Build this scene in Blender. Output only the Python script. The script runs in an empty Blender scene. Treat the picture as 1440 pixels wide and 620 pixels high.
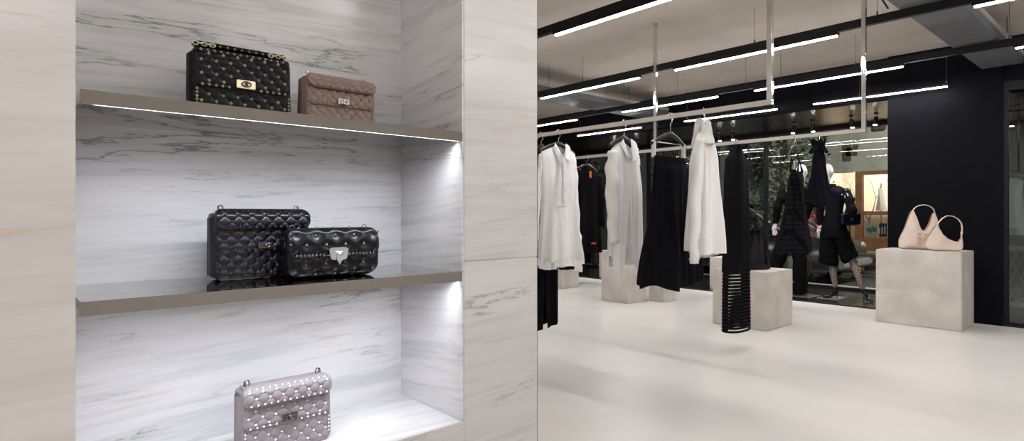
import bpy, math, random
from mathutils import Vector, Matrix
PI = math.pi
rnd = random.Random(7)
scene = bpy.context.scene
COL = scene.collection

# ------------------------------------------------------------------ measuring
CAMZ = 1.15
FPX, CX0, HY = 823.0, 720.0, 300.0
FX, FY = 0.6587, 0.7524            # viewing direction in plan
def ray(px, py):
    u = (px - CX0) / FPX; v = (HY - py) / FPX
    return Vector((FX + u * FY, FY - u * FX, v))
def on_x(px, py, X):
    r = ray(px, py); s = X / r.x
    return Vector((X, r.y * s, CAMZ + r.z * s))
def on_y(px, py, Y):
    r = ray(px, py); s = Y / r.y
    return Vector((r.x * s, Y, CAMZ + r.z * s))

# ------------------------------------------------------------------ materials
MATS = {}
def nn(nt, t, **kw):
    n = nt.nodes.new(t)
    for k, v in kw.items():
        if k in n.inputs: n.inputs[k].default_value = v
        else: setattr(n, k, v)
    return n
def base_mat(name):
    m = bpy.data.materials.new(name); m.use_nodes = True
    nt = m.node_tree; b = nt.nodes['Principled BSDF']
    MATS[name] = m
    return m, nt, b
def mat(name, col, rough=.5, metal=0., spec=.5, vary=.06, scale=12., bump=0., bscale=60., coat=0., sheen=0., trans=0.):
    m, nt, b = base_mat(name)
    b.inputs['Roughness'].default_value = rough
    b.inputs['Metallic'].default_value = metal
    b.inputs['Specular IOR Level'].default_value = spec
    b.inputs['Coat Weight'].default_value = coat
    b.inputs['Sheen Weight'].default_value = sheen
    tc = nn(nt, 'ShaderNodeTexCoord')
    no = nn(nt, 'ShaderNodeTexNoise', Scale=scale, Detail=4.)
    nt.links.new(tc.outputs['Object'], no.inputs['Vector'])
    r = nn(nt, 'ShaderNodeValToRGB')
    lo = [max(0, c * (1 - vary)) for c in col]; hi = [min(1, c * (1 + vary)) for c in col]
    r.color_ramp.elements[0].position = .3; r.color_ramp.elements[1].position = .7
    r.color_ramp.elements[0].color = (*lo, 1); r.color_ramp.elements[1].color = (*hi, 1)
    nt.links.new(no.outputs['Fac'], r.inputs['Fac'])
    nt.links.new(r.outputs['Color'], b.inputs['Base Color'])
    if bump:
        n2 = nn(nt, 'ShaderNodeTexNoise', Scale=bscale, Detail=3.)
        nt.links.new(tc.outputs['Object'], n2.inputs['Vector'])
        bp = nn(nt, 'ShaderNodeBump', Strength=bump, Distance=.01)
        nt.links.new(n2.outputs['Fac'], bp.inputs['Height'])
        nt.links.new(bp.outputs['Normal'], b.inputs['Normal'])
    return m
def emit(name, col, strength):
    m, nt, b = base_mat(name)
    b.inputs['Base Color'].default_value = (*col, 1)
    b.inputs['Emission Color'].default_value = (*col, 1)
    b.inputs['Emission Strength'].default_value = strength
    return m
def glass(name, tint=(1, 1, 1), refl=1.0, rough=0.0):
    m, nt, b = base_mat(name)
    nt.nodes.remove(b)
    out = nt.nodes['Material Output']
    tr = nn(nt, 'ShaderNodeBsdfTransparent'); tr.inputs['Color'].default_value = (*tint, 1)
    gl = nn(nt, 'ShaderNodeBsdfGlossy'); gl.inputs['Roughness'].default_value = rough
    fr = nn(nt, 'ShaderNodeFresnel', IOR=1.5)
    mu = nn(nt, 'ShaderNodeMath', operation='MULTIPLY'); mu.inputs[1].default_value = refl
    nt.links.new(fr.outputs[0], mu.inputs[0])
    mx = nn(nt, 'ShaderNodeMixShader')
    nt.links.new(mu.outputs[0], mx.inputs[0]); nt.links.new(tr.outputs[0], mx.inputs[1]); nt.links.new(gl.outputs[0], mx.inputs[2])
    nt.links.new(mx.outputs[0], out.inputs['Surface'])
    return m
def marble(name, axis, base, vein, tilt=.05, seed=0., amount=1., ochre=.3, rough=.22, fine=1.):
    m, nt, b = base_mat(name)
    L = nt.links.new
    b.inputs['Roughness'].default_value = rough
    tc = nn(nt, 'ShaderNodeTexCoord'); sp = nn(nt, 'ShaderNodeSeparateXYZ')
    L(tc.outputs['Object'], sp.inputs[0])
    al = sp.outputs['X'] if axis == 'x' else sp.outputs['Y']
    up = sp.outputs['Z'] if axis != 'floor' else sp.outputs['X']
    if axis == 'floor': al = sp.outputs['Y']
    if axis == 'floorx': al, up = sp.outputs['X'], sp.outputs['Y']
    t = nn(nt, 'ShaderNodeMath', operation='MULTIPLY'); t.inputs[1].default_value = tilt; L(al, t.inputs[0])
    z2 = nn(nt, 'ShaderNodeMath', operation='ADD'); L(up, z2.inputs[0]); L(t.outputs[0], z2.inputs[1])
    cb = nn(nt, 'ShaderNodeCombineXYZ'); L(al, cb.inputs[0]); L(z2.outputs[0], cb.inputs[2]); cb.inputs[1].default_value = seed
    def noise(sx, sz, detail, rough_, off, dist=0.):
        mp = nn(nt, 'ShaderNodeMapping'); mp.inputs['Scale'].default_value = (sx, 1, sz); mp.inputs['Location'].default_value = (off, off * .7, off * 1.3)
        L(cb.outputs[0], mp.inputs['Vector'])
        n = nn(nt, 'ShaderNodeTexNoise', Scale=1., Detail=detail, Roughness=rough_, Distortion=dist)
        L(mp.outputs[0], n.inputs['Vector'])
        return n.outputs['Fac']
    def ridge(f, width):
        s = nn(nt, 'ShaderNodeMath', operation='SUBTRACT'); s.inputs[1].default_value = .5; L(f, s.inputs[0])
        a = nn(nt, 'ShaderNodeMath', operation='ABSOLUTE'); L(s.outputs[0], a.inputs[0])
        r = nn(nt, 'ShaderNodeMapRange'); r.interpolation_type = 'SMOOTHSTEP'
        r.inputs['From Min'].default_value = 0; r.inputs['From Max'].default_value = width
        r.inputs['To Min'].default_value = 1; r.inputs['To Max'].default_value = 0
        L(a.outputs[0], r.inputs['Value'])
        return r.outputs[0]
    def mask(f, lo, hi):
        r = nn(nt, 'ShaderNodeMapRange'); r.interpolation_type = 'SMOOTHSTEP'
        r.inputs['From Min'].default_value = lo; r.inputs['From Max'].default_value = hi
        L(f, r.inputs['Value']); return r.outputs[0]
    def mul(a, c):
        n = nn(nt, 'ShaderNodeMath', operation='MULTIPLY'); L(a, n.inputs[0])
        if isinstance(c, float): n.inputs[1].default_value = c
        else: L(c, n.inputs[1])
        return n.outputs[0]
    def mix(fac, c1, c2):
        n = nn(nt, 'ShaderNodeMix'); n.data_type = 'RGBA'
        L(fac, n.inputs[0])
        for s, c in ((n.inputs[6], c1), (n.inputs[7], c2)):
            if isinstance(c, tuple): s.default_value = (*c, 1)
            else: L(c, s)
        return n.outputs[2]
    cloud = noise(.9, 3.5, 5., .6, 3.1, .4)
    c = mix(mask(cloud, .35, .68), base, tuple(x * .9 for x in base))
    streak = noise(1.2, 22., 6., .65, 9.7, .25)
    c = mix(mul(mask(streak, .47, .70), .38 * fine), c, tuple(min(1, x * 1.05) for x in vein))
    str2 = noise(2.6, 60., 5., .7, 33.1, .2)
    c = mix(mul(mul(mask(str2, .48, .70), mask(cloud, .38, .62)), .40 * fine), c, tuple(x * .9 for x in vein))
    v1 = mul(ridge(noise(.75, 6.5, 9., .60, 1.3, .15), .010), mask(noise(1.6, 5., 3., .5, 5.5), .50, .64))
    v2 = mul(ridge(noise(1.1, 12., 9., .66, 7.9, .2), .013), mask(noise(1.8, 7., 3., .5, 11.5), .50, .66))
    c = mix(mul(v2, .5 * amount), c, vein)
    c = mix(mul(v1, .95 * amount), c, tuple(x * .62 for x in vein))
    halo = mul(ridge(noise(.75, 6.5, 9., .60, 1.3, .15), .07), mask(noise(1.6, 5., 3., .5, 5.5), .50, .64))
    c = mix(mul(halo, .26 * amount), c, vein)
    o = mul(mask(noise(3., 22., 6., .6, 15.1, .4), .58, .74), mask(noise(.8, 2.2, 2., .5, 21.), .45, .6))
    c = mix(mul(o, ochre), c, (.52, .36, .22))
    L(c, b.inputs['Base Color'])
    return m

mat('plaster', (.56, .50, .44), .85, vary=.07, scale=2.2, bump=.15, bscale=30.)
mat('white_wall', (.72, .70, .67), .7, vary=.03)
mat('floor_cement', (.70, .668, .64), .33, vary=.05, scale=1.7, bump=.02, bscale=9., spec=.4)
mat('concrete', (.55, .51, .465), .75, vary=.15, scale=4., bump=.12, bscale=40.)
mat('black_wall', (.0042, .004, .006), .62, vary=.2, spec=.05)
mat('black_metal', (.006, .006, .007), .45, spec=.2)
mat('dark_duct', (.115, .12, .13), .55, vary=.08)
mat('duct_edge', (.40, .37, .33), .6)
mat('soffit', (.024, .018, .016), .24, spec=.4, vary=.2)
mat('gloss_floor', (.016, .016, .018), .12, spec=.6, bump=.02, bscale=5.)
mat('chrome', (.80, .78, .76), .09, 1., vary=.02)
mat('rail_steel', (.82, .78, .74), .26, 1., vary=.02)
mat('shelf_steel', (.62, .60, .585), .045, 1., vary=.02)
mat('shelf_edge', (.36, .335, .315), .10, 1., vary=.03)
mat('wire', (.10, .10, .10), .5, .6)
mat('leather_black', (.004, .004, .0075), .27, spec=.4, bump=.06, bscale=400.)
mat('leather_black_matte', (.003, .003, .0045), .38, spec=.2, bump=.08, bscale=300.)
mat('leather_gloss', (.003, .003, .005), .26, spec=.28, bump=.03, bscale=300.)
mat('leather_taupe', (.25, .172, .15), .5, spec=.4, bump=.05, bscale=300.)
mat('leather_grey', (.235, .208, .222), .5, spec=.4, bump=.05, bscale=300.)
mat('leather_cream', (.68, .55, .47), .55, spec=.3, bump=.08, bscale=200.)
mat('leather_tan', (.42, .24, .13), .6)
mat('gold', (.86, .76, .54), .3, 1., vary=.05)
mat('pale_gold', (.86, .80, .70), .22, 1., vary=.05)
mat('silver', (.62, .62, .63), .34, 1., vary=.05)
mat('gunmetal', (.16, .15, .15), .3, 1., vary=.05)
mat('black_stud', (.016, .016, .02), .3, .3)
mat('cotton_white', (.86, .85, .845), .9, vary=.03, scale=30., bump=.25, bscale=14., sheen=.2)
mat('wool_black', (.0042, .0042, .005), .9, vary=.25, spec=.06, bump=.12, bscale=90.)
mat('wool_navy', (.0055, .0055, .009), .85, vary=.2, spec=.07, bump=.1, bscale=90.)
mat('knit_black', (.005, .005, .006), .8, vary=.3, spec=.1)
mat('hanger_black', (.012, .012, .012), .35)
mat('clip_white', (.75, .74, .72), .4)
mat('mannequin_white', (.80, .77, .74), .4, vary=.02)
mat('label_orange', (.75, .13, .04), .7)
mat('label_red', (.5, .03, .04), .7)
mat('shoe_black', (.008, .008, .009), .15, spec=.7)
mat('facade_grey', (.30, .32, .28), .9, vary=.18, scale=2.5, bump=.2, bscale=12.)
mat('stone_brown', (.085, .06, .042), .9, vary=.4, scale=7.)
mat('wood', (.20, .095, .04), .5, vary=.25, scale=4.)
mat('street', (.045, .043, .045), .8, vary=.2, scale=3.)
mat('sidewalk', (.42, .42, .44), .6, vary=.1, scale=2.)
mat('leaf', (.045, .075, .03), .6, vary=.4, scale=2.)
mat('bark', (.10, .075, .05), .9, vary=.3)
mat('car_paint', (.03, .032, .036), .18, .3, coat=.6)
mat('car_glass', (.02, .022, .025), .05, spec=.8)
mat('tyre', (.012, .012, .012), .8)
mat('silver_paint', (.45, .46, .48), .25, .6)
mat('yellow', (.70, .55, .05), .5)
mat('shop_white', (.78, .72, .62), .8)
mat('flower_pink', (.65, .10, .16), .7, vary=.4, scale=20.)
mat('flower_orange', (.75, .30, .08), .7, vary=.4, scale=20.)
mat('maroon', (.10, .015, .03), .8)
mat('poster_pale', (.45, .55, .48), .8); mat('poster_green', (.06, .25, .06), .8); mat('poster_dark', (.05, .05, .06), .8)
mat('lattice', (.62, .60, .56), .7)
mat('bench_grey', (.25, .24, .23), .7)
mat('brick_dark', (.09, .065, .05), .9, vary=.4)
emit('led', (1., .985, .975), 100.)
emit('led_niche', (.93, .95, 1.), 6.)
emit('spot_lens', (1., .96, .9), 40.)
emit('shop_lamp', (1., .91, .76), 8.)
emit('added_lamp_glow', (1., .93, .82), 30.)
glass('window_glass', (.95, .96, .96), .35)
glass('side_glass', (.80, .84, .84), 1.8)
glass('shop_glass', (.97, .97, .97), .7)
marble('marble_front', 'x', (.69, .66, .65), (.50, .45, .40), tilt=-.04, seed=4.2, amount=.45, ochre=.75, fine=.8)
marble('marble_pier', 'x', (.64, .615, .61), (.40, .41, .39), tilt=-.06, seed=12.4, amount=.8, ochre=.3, fine=1.)
marble('marble_niche', 'x', (.745, .735, .75), (.30, .325, .30), tilt=-.05, seed=1.7, amount=1.0, ochre=.5)
marble('marble_side', 'y', (.76, .745, .755), (.30, .32, .31), tilt=.10, seed=8.8, amount=.9, ochre=.15)
marble('marble_base', 'floorx', (.78, .765, .775), (.45, .45, .46), tilt=.1, seed=6.1, amount=.5, ochre=.1)

def net_mat():
    # fishnet stocking: dark diagonal lines over pale skin
    m, nt, b = base_mat('fishnet')
    L = nt.links.new
    tc = nn(nt, 'ShaderNodeTexCoord'); sp = nn(nt, 'ShaderNodeSeparateXYZ'); L(tc.outputs['Object'], sp.inputs[0])
    fac = None
    for s in (1., -1.):
        a = nn(nt, 'ShaderNodeMath', operation='MULTIPLY'); a.inputs[1].default_value = s; L(sp.outputs['Y'], a.inputs[0])
        ad = nn(nt, 'ShaderNodeMath', operation='ADD'); L(a.outputs[0], ad.inputs[0]); L(sp.outputs['Z'], ad.inputs[1])
        mu = nn(nt, 'ShaderNodeMath', operation='MULTIPLY'); mu.inputs[1].default_value = 30.; L(ad.outputs[0], mu.inputs[0])
        fr = nn(nt, 'ShaderNodeMath', operation='FRACT'); L(mu.outputs[0], fr.inputs[0])
        lt = nn(nt, 'ShaderNodeMath', operation='LESS_THAN'); lt.inputs[1].default_value = .36; L(fr.outputs[0], lt.inputs[0])
        if fac is None: fac = lt.outputs[0]
        else:
            mx = nn(nt, 'ShaderNodeMath', operation='MAXIMUM'); L(fac, mx.inputs[0]); L(lt.outputs[0], mx.inputs[1]); fac = mx.outputs[0]
    mi = nn(nt, 'ShaderNodeMix'); mi.data_type = 'RGBA'
    mi.inputs[6].default_value = (.56, .45, .38, 1); mi.inputs[7].default_value = (.012, .011, .012, 1)
    L(fac, mi.inputs[0]); L(mi.outputs[2], b.inputs['Base Color']); b.inputs['Roughness'].default_value = .5
net_mat()
def grid_mat():
    m, nt, b = base_mat('grid_tweed')
    L = nt.links.new
    tc = nn(nt, 'ShaderNodeTexCoord'); sp = nn(nt, 'ShaderNodeSeparateXYZ'); L(tc.outputs['Object'], sp.inputs[0])
    fac = None
    for o, k in (('X', 24.), ('Z', 26.)):
        mu = nn(nt, 'ShaderNodeMath', operation='MULTIPLY'); mu.inputs[1].default_value = k; L(sp.outputs[o], mu.inputs[0])
        fr = nn(nt, 'ShaderNodeMath', operation='FRACT'); L(mu.outputs[0], fr.inputs[0])
        lt = nn(nt, 'ShaderNodeMath', operation='LESS_THAN'); lt.inputs[1].default_value = .25; L(fr.outputs[0], lt.inputs[0])
        if fac is None: fac = lt.outputs[0]
        else:
            mx = nn(nt, 'ShaderNodeMath', operation='MAXIMUM'); L(fac, mx.inputs[0]); L(lt.outputs[0], mx.inputs[1]); fac = mx.outputs[0]
    mi = nn(nt, 'ShaderNodeMix'); mi.data_type = 'RGBA'
    mi.inputs[6].default_value = (.0085, .0085, .011, 1); mi.inputs[7].default_value = (.0018, .0018, .0022, 1)
    L(fac, mi.inputs[0]); L(mi.outputs[2], b.inputs['Base Color']); b.inputs['Roughness'].default_value = .85; b.inputs['Specular IOR Level'].default_value = .08
    bp = nn(nt, 'ShaderNodeBump', Strength=.5, Distance=.006); bp.invert = True; L(fac, bp.inputs['Height']); L(bp.outputs['Normal'], b.inputs['Normal'])
grid_mat()

# ------------------------------------------------------------------ mesh builder
class MB:
    def __init__(s): s.v = []; s.f = []; s.m = []; s.mi = 0
    def add(s, vs, fs):
        o = len(s.v); s.v += [tuple(x) for x in vs]
        for f in fs: s.f.append(tuple(i + o for i in f)); s.m.append(s.mi)
        return s
    def box(s, a, b, bev=0.):
        x0, y0, z0 = [min(a[i], b[i]) for i in range(3)]; x1, y1, z1 = [max(a[i], b[i]) for i in range(3)]
        e = min(bev, .45 * min(x1 - x0, y1 - y0, z1 - z0))
        if e <= 0:
            vs = [(x, y, z) for z in (z0, z1) for y in (y0, y1) for x in (x0, x1)]
            return s.add(vs, [(0, 2, 3, 1), (4, 5, 7, 6), (0, 1, 5, 4), (2, 6, 7, 3), (0, 4, 6, 2), (1, 3, 7, 5)])
        import bmesh
        bm = bmesh.new(); bmesh.ops.create_cube(bm, size=1.)
        for v in bm.verts: v.co = ((x0 + x1) / 2 + v.co.x * (x1 - x0), (y0 + y1) / 2 + v.co.y * (y1 - y0), (z0 + z1) / 2 + v.co.z * (z1 - z0))
        bmesh.ops.bevel(bm, geom=list(bm.edges), offset=e, segments=2, affect='EDGES')
        bm.verts.index_update()
        vs = [v.co[:] for v in bm.verts]; fs = [[v.index for v in f.verts] for f in bm.faces]; bm.free()
        return s.add(vs, fs)
    def tube(s, pts, r, n=8, cap=True, flat=1., up=None):
        pts = [Vector(p) for p in pts]; k = len(pts)
        rs = r if isinstance(r, (list, tuple)) else [r] * k
        vs = []; prev = None
        for i, p in enumerate(pts):
            t = (pts[min(i + 1, k - 1)] - pts[max(i - 1, 0)])
            t = t.normalized() if t.length > 1e-9 else Vector((0, 0, 1))
            if up is not None: ref = Vector(up)
            elif prev is None: ref = Vector((0, 0, 1)) if abs(t.z) < .9 else Vector((1, 0, 0))
            else: ref = prev
            a = ref - t * ref.dot(t)
            if a.length < 1e-6: a = Vector((1, 0, 0)) - t * t.x
            a.normalize(); b = t.cross(a); prev = a
            for j in range(n):
                th = 2 * PI * j / n
                vs.append(p + a * (math.cos(th) * rs[i]) + b * (math.sin(th) * rs[i] * flat))
        fs = [(i * n + j, i * n + (j + 1) % n, (i + 1) * n + (j + 1) % n, (i + 1) * n + j) for i in range(k - 1) for j in range(n)]
        if cap: fs += [tuple(range(n))[::-1], tuple((k - 1) * n + j for j in range(n))]
        return s.add(vs, fs)
    def loop(s, pts, r, n=6):
        """closed tube"""
        pts = [Vector(p) for p in pts]; k = len(pts); vs = []
        c = sum(pts, Vector()) / k
        nor = (pts[0] - c).cross(pts[k // 4] - c).normalized()
        for i, p in enumerate(pts):
            t = (pts[(i + 1) % k] - pts[i - 1]).normalized(); b = t.cross(nor).normalized(); a = b.cross(t)
            for j in range(n):
                th = 2 * PI * j / n; vs.append(p + a * math.cos(th) * r + b * math.sin(th) * r)
        fs = [(i * n + j, i * n + (j + 1) % n, ((i + 1) % k) * n + (j + 1) % n, ((i + 1) % k) * n + j) for i in range(k) for j in range(n)]
        return s.add(vs, fs)
    def lathe(s, prof, c=(0, 0, 0), n=16, axis='z'):
        vs = []
        for r, z in prof:
            for j in range(n):
                t = 2 * PI * j / n; q = (r * math.cos(t), r * math.sin(t), z)
                if axis == 'y': q = (q[0], q[2], q[1])
                if axis == 'x': q = (q[2], q[0], q[1])
                vs.append((q[0] + c[0], q[1] + c[1], q[2] + c[2]))
        k = len(prof)
        fs = [(i * n + j, i * n + (j + 1) % n, (i + 1) * n + (j + 1) % n, (i + 1) * n + j) for i in range(k - 1) for j in range(n)]
        fs += [tuple(range(n))[::-1], tuple((k - 1) * n + j for j in range(n))]
        return s.add(vs, fs)
    def grid(s, rows, closed=False):
        n = len(rows[0]); k = len(rows)
        vs = [p for r in rows for p in r]
        fs = []
        for i in range(k - 1):
            for j in range(n if closed else n - 1):
                fs.append((i * n + j, i * n + (j + 1) % n, (i + 1) * n + (j + 1) % n, (i + 1) * n + j))
        return s.add(vs, fs)
    def prism(s, outline, y0, y1):
        """outline in xz, extruded along y"""
        n = len(outline)
        vs = [(x, y0, z) for x, z in outline] + [(x, y1, z) for x, z in outline]
        fs = [tuple(range(n)), tuple(range(2 * n - 1, n - 1, -1))] + [(i, i + n, (i + 1) % n + n, (i + 1) % n) for i in range(n)]
        return s.add(vs, fs)
    def sphere(s, c, r, n=10, sq=(1, 1, 1)):
        prof = []
        vs = []; k = n // 2 + 1
        for i in range(k):
            ph = -PI / 2 + PI * i / (k - 1)
            for j in range(n):
                t = 2 * PI * j / n
                vs.append((c[0] + r * sq[0] * math.cos(ph) * math.cos(t), c[1] + r * sq[1] * math.cos(ph) * math.sin(t), c[2] + r * sq[2] * math.sin(ph)))
        fs = [(i * n + j, i * n + (j + 1) % n, (i + 1) * n + (j + 1) % n, (i + 1) * n + j) for i in range(k - 1) for j in range(n)]
        return s.add(vs, fs)
    def xform(s, M):
        s.v = [tuple(M @ Vector(p)) for p in s.v]; return s
    def mesh(s, name, mats, smooth=False):
        me = bpy.data.meshes.new(name); me.from_pydata(s.v, [], s.f)
        for m in (mats if isinstance(mats, (list, tuple)) else [mats]): me.materials.append(MATS[m])
        for p, i in zip(me.polygons, s.m): p.material_index = i
        import bmesh
        bm = bmesh.new(); bm.from_mesh(me); bmesh.ops.recalc_face_normals(bm, faces=bm.faces); bm.to_mesh(me); bm.free()
        if smooth:
            me.polygons.foreach_set('use_smooth', [True] * len(me.polygons))
            if smooth == 'angle': me.set_sharp_from_angle(angle=math.radians(38))
        me.update(); return me
def link(o, parent=None):
    COL.objects.link(o)
    if parent is not None: o.parent = parent
    return o
def obj(name, mb, mats, parent=None, smooth=False, label=None, loc=None):
    o = bpy.data.objects.new(name, mb.mesh(name, mats, smooth)); link(o, parent)
    if label: o['label'] = label
    if loc is not None: o.location = loc
    return o
def tag(o, label, cat, group=None):
    o['label'] = label; o['category'] = cat
    if group: o['group'] = group
    return o
def thing(name, label, cat, loc=(0, 0, 0), rz=0., group=None):
    o = bpy.data.objects.new(name, None); o.empty_display_size = .05; link(o)
    o.location = loc; o.rotation_euler = (0, 0, rz)
    return tag(o, label, cat, group)
def struct(name, mb, mats, smooth=False):
    o = obj(name, mb, mats, None, smooth); o['kind'] = 'structure'; return o
def copy_tree(o, parent=None):
    c = o.copy(); COL.objects.link(c)
    if parent is not None: c.parent = parent
    for ch in [x for x in o.children]: copy_tree(ch, c)
    return c
def B(a, b, bev=0.): return MB().box(a, b, bev)

# ------------------------------------------------------------------ the room
CEIL = 2.95
XF = 7.72          # line of the dark shop front
struct('floor', MB().box((-2.2, -4., -.12), (7.9, 9.2, 0.)), 'floor_cement')
struct('ceiling', MB().box((-2.2, -4., CEIL), (8.2, 9.2, CEIL + .1)), 'plaster')
struct('wall_rear', MB().box((-2.3, -4., 0.), (-2.2, 1.35, CEIL)), 'white_wall')
struct('wall_right', MB().box((-2.2, -4.1, 0.), (XF, -4., CEIL)), 'white_wall')
struct('wall_far', MB().box((1.0, 9.0, 0.), (10.3, 9.1, CEIL)), 'black_wall')
# marble wall with the niche: front sheet around the opening
YW, YB = 1.35, 1.69
NX0, NX1 = .106, 1.0
NZ0, NZ1 = .556, 2.25
XE = 1.288
f = MB()
f.box((-2.2, YW, 0.), (NX0, 1.80, CEIL))
struct('wall_left', f, 'marble_front')
f = MB(); f.box((NX1, YW, 0.), (XE, 1.80, 1.0115)); f.box((NX1, YW, 1.0145), (XE, 1.80, CEIL)); f.box((NX1 + .001, YW + .002, 1.011), (XE - .001, 1.79, 1.015))
struct('wall_pier', f, 'marble_pier')
struct('wall_under_niche', MB().box((NX0 + .0005, YW + .0098, 0.), (NX1 - .0005, 1.80, NZ0 - .0205)).box((NX0 + .0005, YW, 0.), (NX1 - .0005, YW + .0096, NZ0 - .0003)), 'marble_pier')
struct('wall_over_niche', B((NX0 + .0005, YW, NZ1), (NX1 - .0005, 1.80, CEIL)), 'marble_front')
f = MB(); f.box((NX0 + .0005, YB, NZ0), (NX1 - .0005, YB + .03, NZ1))
struct('wall_niche_back', f, 'marble_niche')
struct('wall_niche_side', B((NX1 - .006, YW + .002, NZ0), (NX1 - .0002, YB - .0015, NZ1)), 'marble_side')
struct('trim_niche_base', B((NX0 + .0005, YW + .0098, NZ0 - .02), (NX1 - .0005, YB + .03, NZ0 - .0003)), 'marble_base')
struct('trim_wall_end', B((XE, YW + .004, 0.), (XE + .006, 1.80, CEIL)), 'black_metal')
# hidden rear of the marble block is backed by a plain wall along its length
struct('wall_behind', B((-2.2, 1.80, 0.), (XE - .01, 1.84, CEIL)), 'white_wall')
struct('wall_alcove', B((.9, 1.84, 0.), (.96, 9., CEIL)), 'white_wall')

# dark shop front: header, soffit, pillar, display floor
SOF = CAMZ + 1.33
struct('wall_header', B((XF + .02, -4., SOF), (XF + .16, 9., CEIL)), 'black_wall')
struct('ceiling_display', B((XF + .16, 2.1, SOF), (9.85, 9., SOF + .05)), 'soffit')
struct('wall_pillar', B((7.69, 1.19, 0.), (7.95, 2.22, CEIL)), 'black_wall')
struct('wall_display_end', B((7.95, 2.10, 0.), (9.85, 2.22, SOF)), 'black_wall')
struct('floor_display', B((7.9, 2.22, -.12), (9.62, 9.0, -.002)), 'gloss_floor')
struct('trim_threshold', B((7.885, 2.22, -.02), (7.93, 9.0, .012)), 'black_metal')
f = MB(); f.box((9.60, 2.22, -.12), (9.72, 9., .03)); f.box((9.60, 2.22, SOF - .05), (9.72, 9., SOF))
for y in (2.22, 4.55, 6.9): f.box((9.62, y, .03), (9.70, y + .05, SOF - .05))
w = struct('window_1', f, 'black_metal')
f = MB()
for a, b_ in ((2.27, 4.55), (4.60, 6.9), (6.95, 9.)): f.box((9.65, a, .03), (9.66, b_, SOF - .05))
g = obj('pane', f, 'window_glass', w)
# the glazed bay to the right of the pillar
f = MB()
HD = CAMZ + 1.25
f.box((7.70, -3.9, 0.), (7.78, 1.19, .035)); f.box((7.70, -3.9, HD), (7.78, 1.19, HD + .09))
f.box((7.70, 1.155, .035), (7.78, 1.19, HD)); f.box((7.70, .2, .035), (7.78, .26, HD)); f.box((7.70, .26, 2.20), (7.78, 1.155, 2.235))
w = struct('window_2', f, 'black_metal')
g = obj('pane', MB().box((7.735, .26, .035), (7.745, 1.155, 2.20)).box((7.735, .26, 2.235), (7.745, 1.155, HD)), 'side_glass', w)
struct('wall_front', B((XF, -4., HD + .09), (XF + .1, 1.19, CEIL)), 'black_wall')
struct('wall_front_right', B((XF, -4., 0.), (XF + .1, .2, HD)), 'black_wall')
struct('wall_vestibule', B((10.0, -1., -.1), (10.1, 2.1, 2.9)), 'bench_grey')
struct('floor_vestibule', B((7.8, -1., -.12), (10.0, 2.1, -.004)), 'sidewalk')
struct('ceiling_vestibule', B((7.82, -1., SOF), (10., 2.1, SOF + .05)), 'black_wall')

# ------------------------------------------------------------------ ceiling lights
def light_row(X, ztop, lamps, y0, y1, wires, label, body=True):
    zb = ztop - .045
    t = thing('linear_pendant_light', label, 'ceiling light', (X, (y0 + y1) / 2, ztop))
    yo = (y0 + y1) / 2
    if body: obj('track', B((-.022, y0 - yo, -.03), (.022, y1 - yo, .03)), 'black_metal', t)
    for a, b_ in lamps:
        h = obj('lamp', B((-.024, a - yo, -.055), (.024, b_ - yo, -.0305), .003), 'black_metal', t)
        obj('diffuser', B((-.0115, a - yo + .012, -.064), (.0115, b_ - yo - .012, -.0555)), 'led', h)
    for y in wires:
        w = MB().tube([(0, y - yo, .03 if body else -.0305), (0, y - yo, CEIL - ztop)], .0018, 5)
        w.lathe([(.007, .03 if body else -.03), (.007, .06 if body else 0.)], (0, y - yo, 0), 8)
        obj('suspension_wire', w, 'wire', t)
    return t
ZT = CAMZ + 1.455
light_row(.08, ZT, [(-.45, .45), (-2.6, -1.1)], -3.2, 1.33, [1.0, -.9], 'black ceiling light bar facing the left half of the marble shelf wall')
light_row(-1.5, ZT, [(-1.0, .5)], -3.2, 1.33, [1.0, -.9], 'black ceiling light bar facing the plain left end of the marble wall')
light_row(1.68, ZT, [(.93 - 1.5, .93), (-2.9, -1.4)], -3.2, 1.33, [1.2, -.5], 'black ceiling light bar in front of the marble shelf wall')
light_row(3.28, ZT, [(1.74, 3.24), (3.64, 5.10), (-.57, .93), (-2.8, -1.3), (5.9, 7.4)], -3.2, 8.6, [3.7, 1.5], 'black ceiling light track nearest the marble wall, hanging highest in view')
light_row(4.96, ZT, [(1.77, 3.26), (3.665, 5.14), (-.57, .93), (-2.8, -1.3), (5.9, 7.4)], -3.2, 8.6, [5.0, 4.45, 2.45, 1.5, 3.5], 'long black ceiling light track above the front clothes rail')
light_row(6.47, ZT, [(1.73, 3.206), (3.64, 5.08), (-.57, .93), (5.91, 7.4), (-2.8, -1.3)], -3.2, 8.6, [5.05, 2.15, .96, 3.3, 4.2, 2.9], 'black ceiling light track between rear clothes rail and dark shop front')
for i, (a, b_, lb) in enumerate(((1.605, 2.97, 'slim pendant light bar in front of the black pillar'), (3.396, 4.763, 'slim pendant light bar before the window header, above striped net dress'), (5.515, 6.85, 'slim pendant light bar at far left, behind the long white shirt'))):
    light_row(7.5, CAMZ + 1.394, [(a, b_)], a, b_, [a + .05 + .12 * (i == 2), b_ - .05] if i else [a - .0 + .02, 2.45], lb, body=False)

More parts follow.
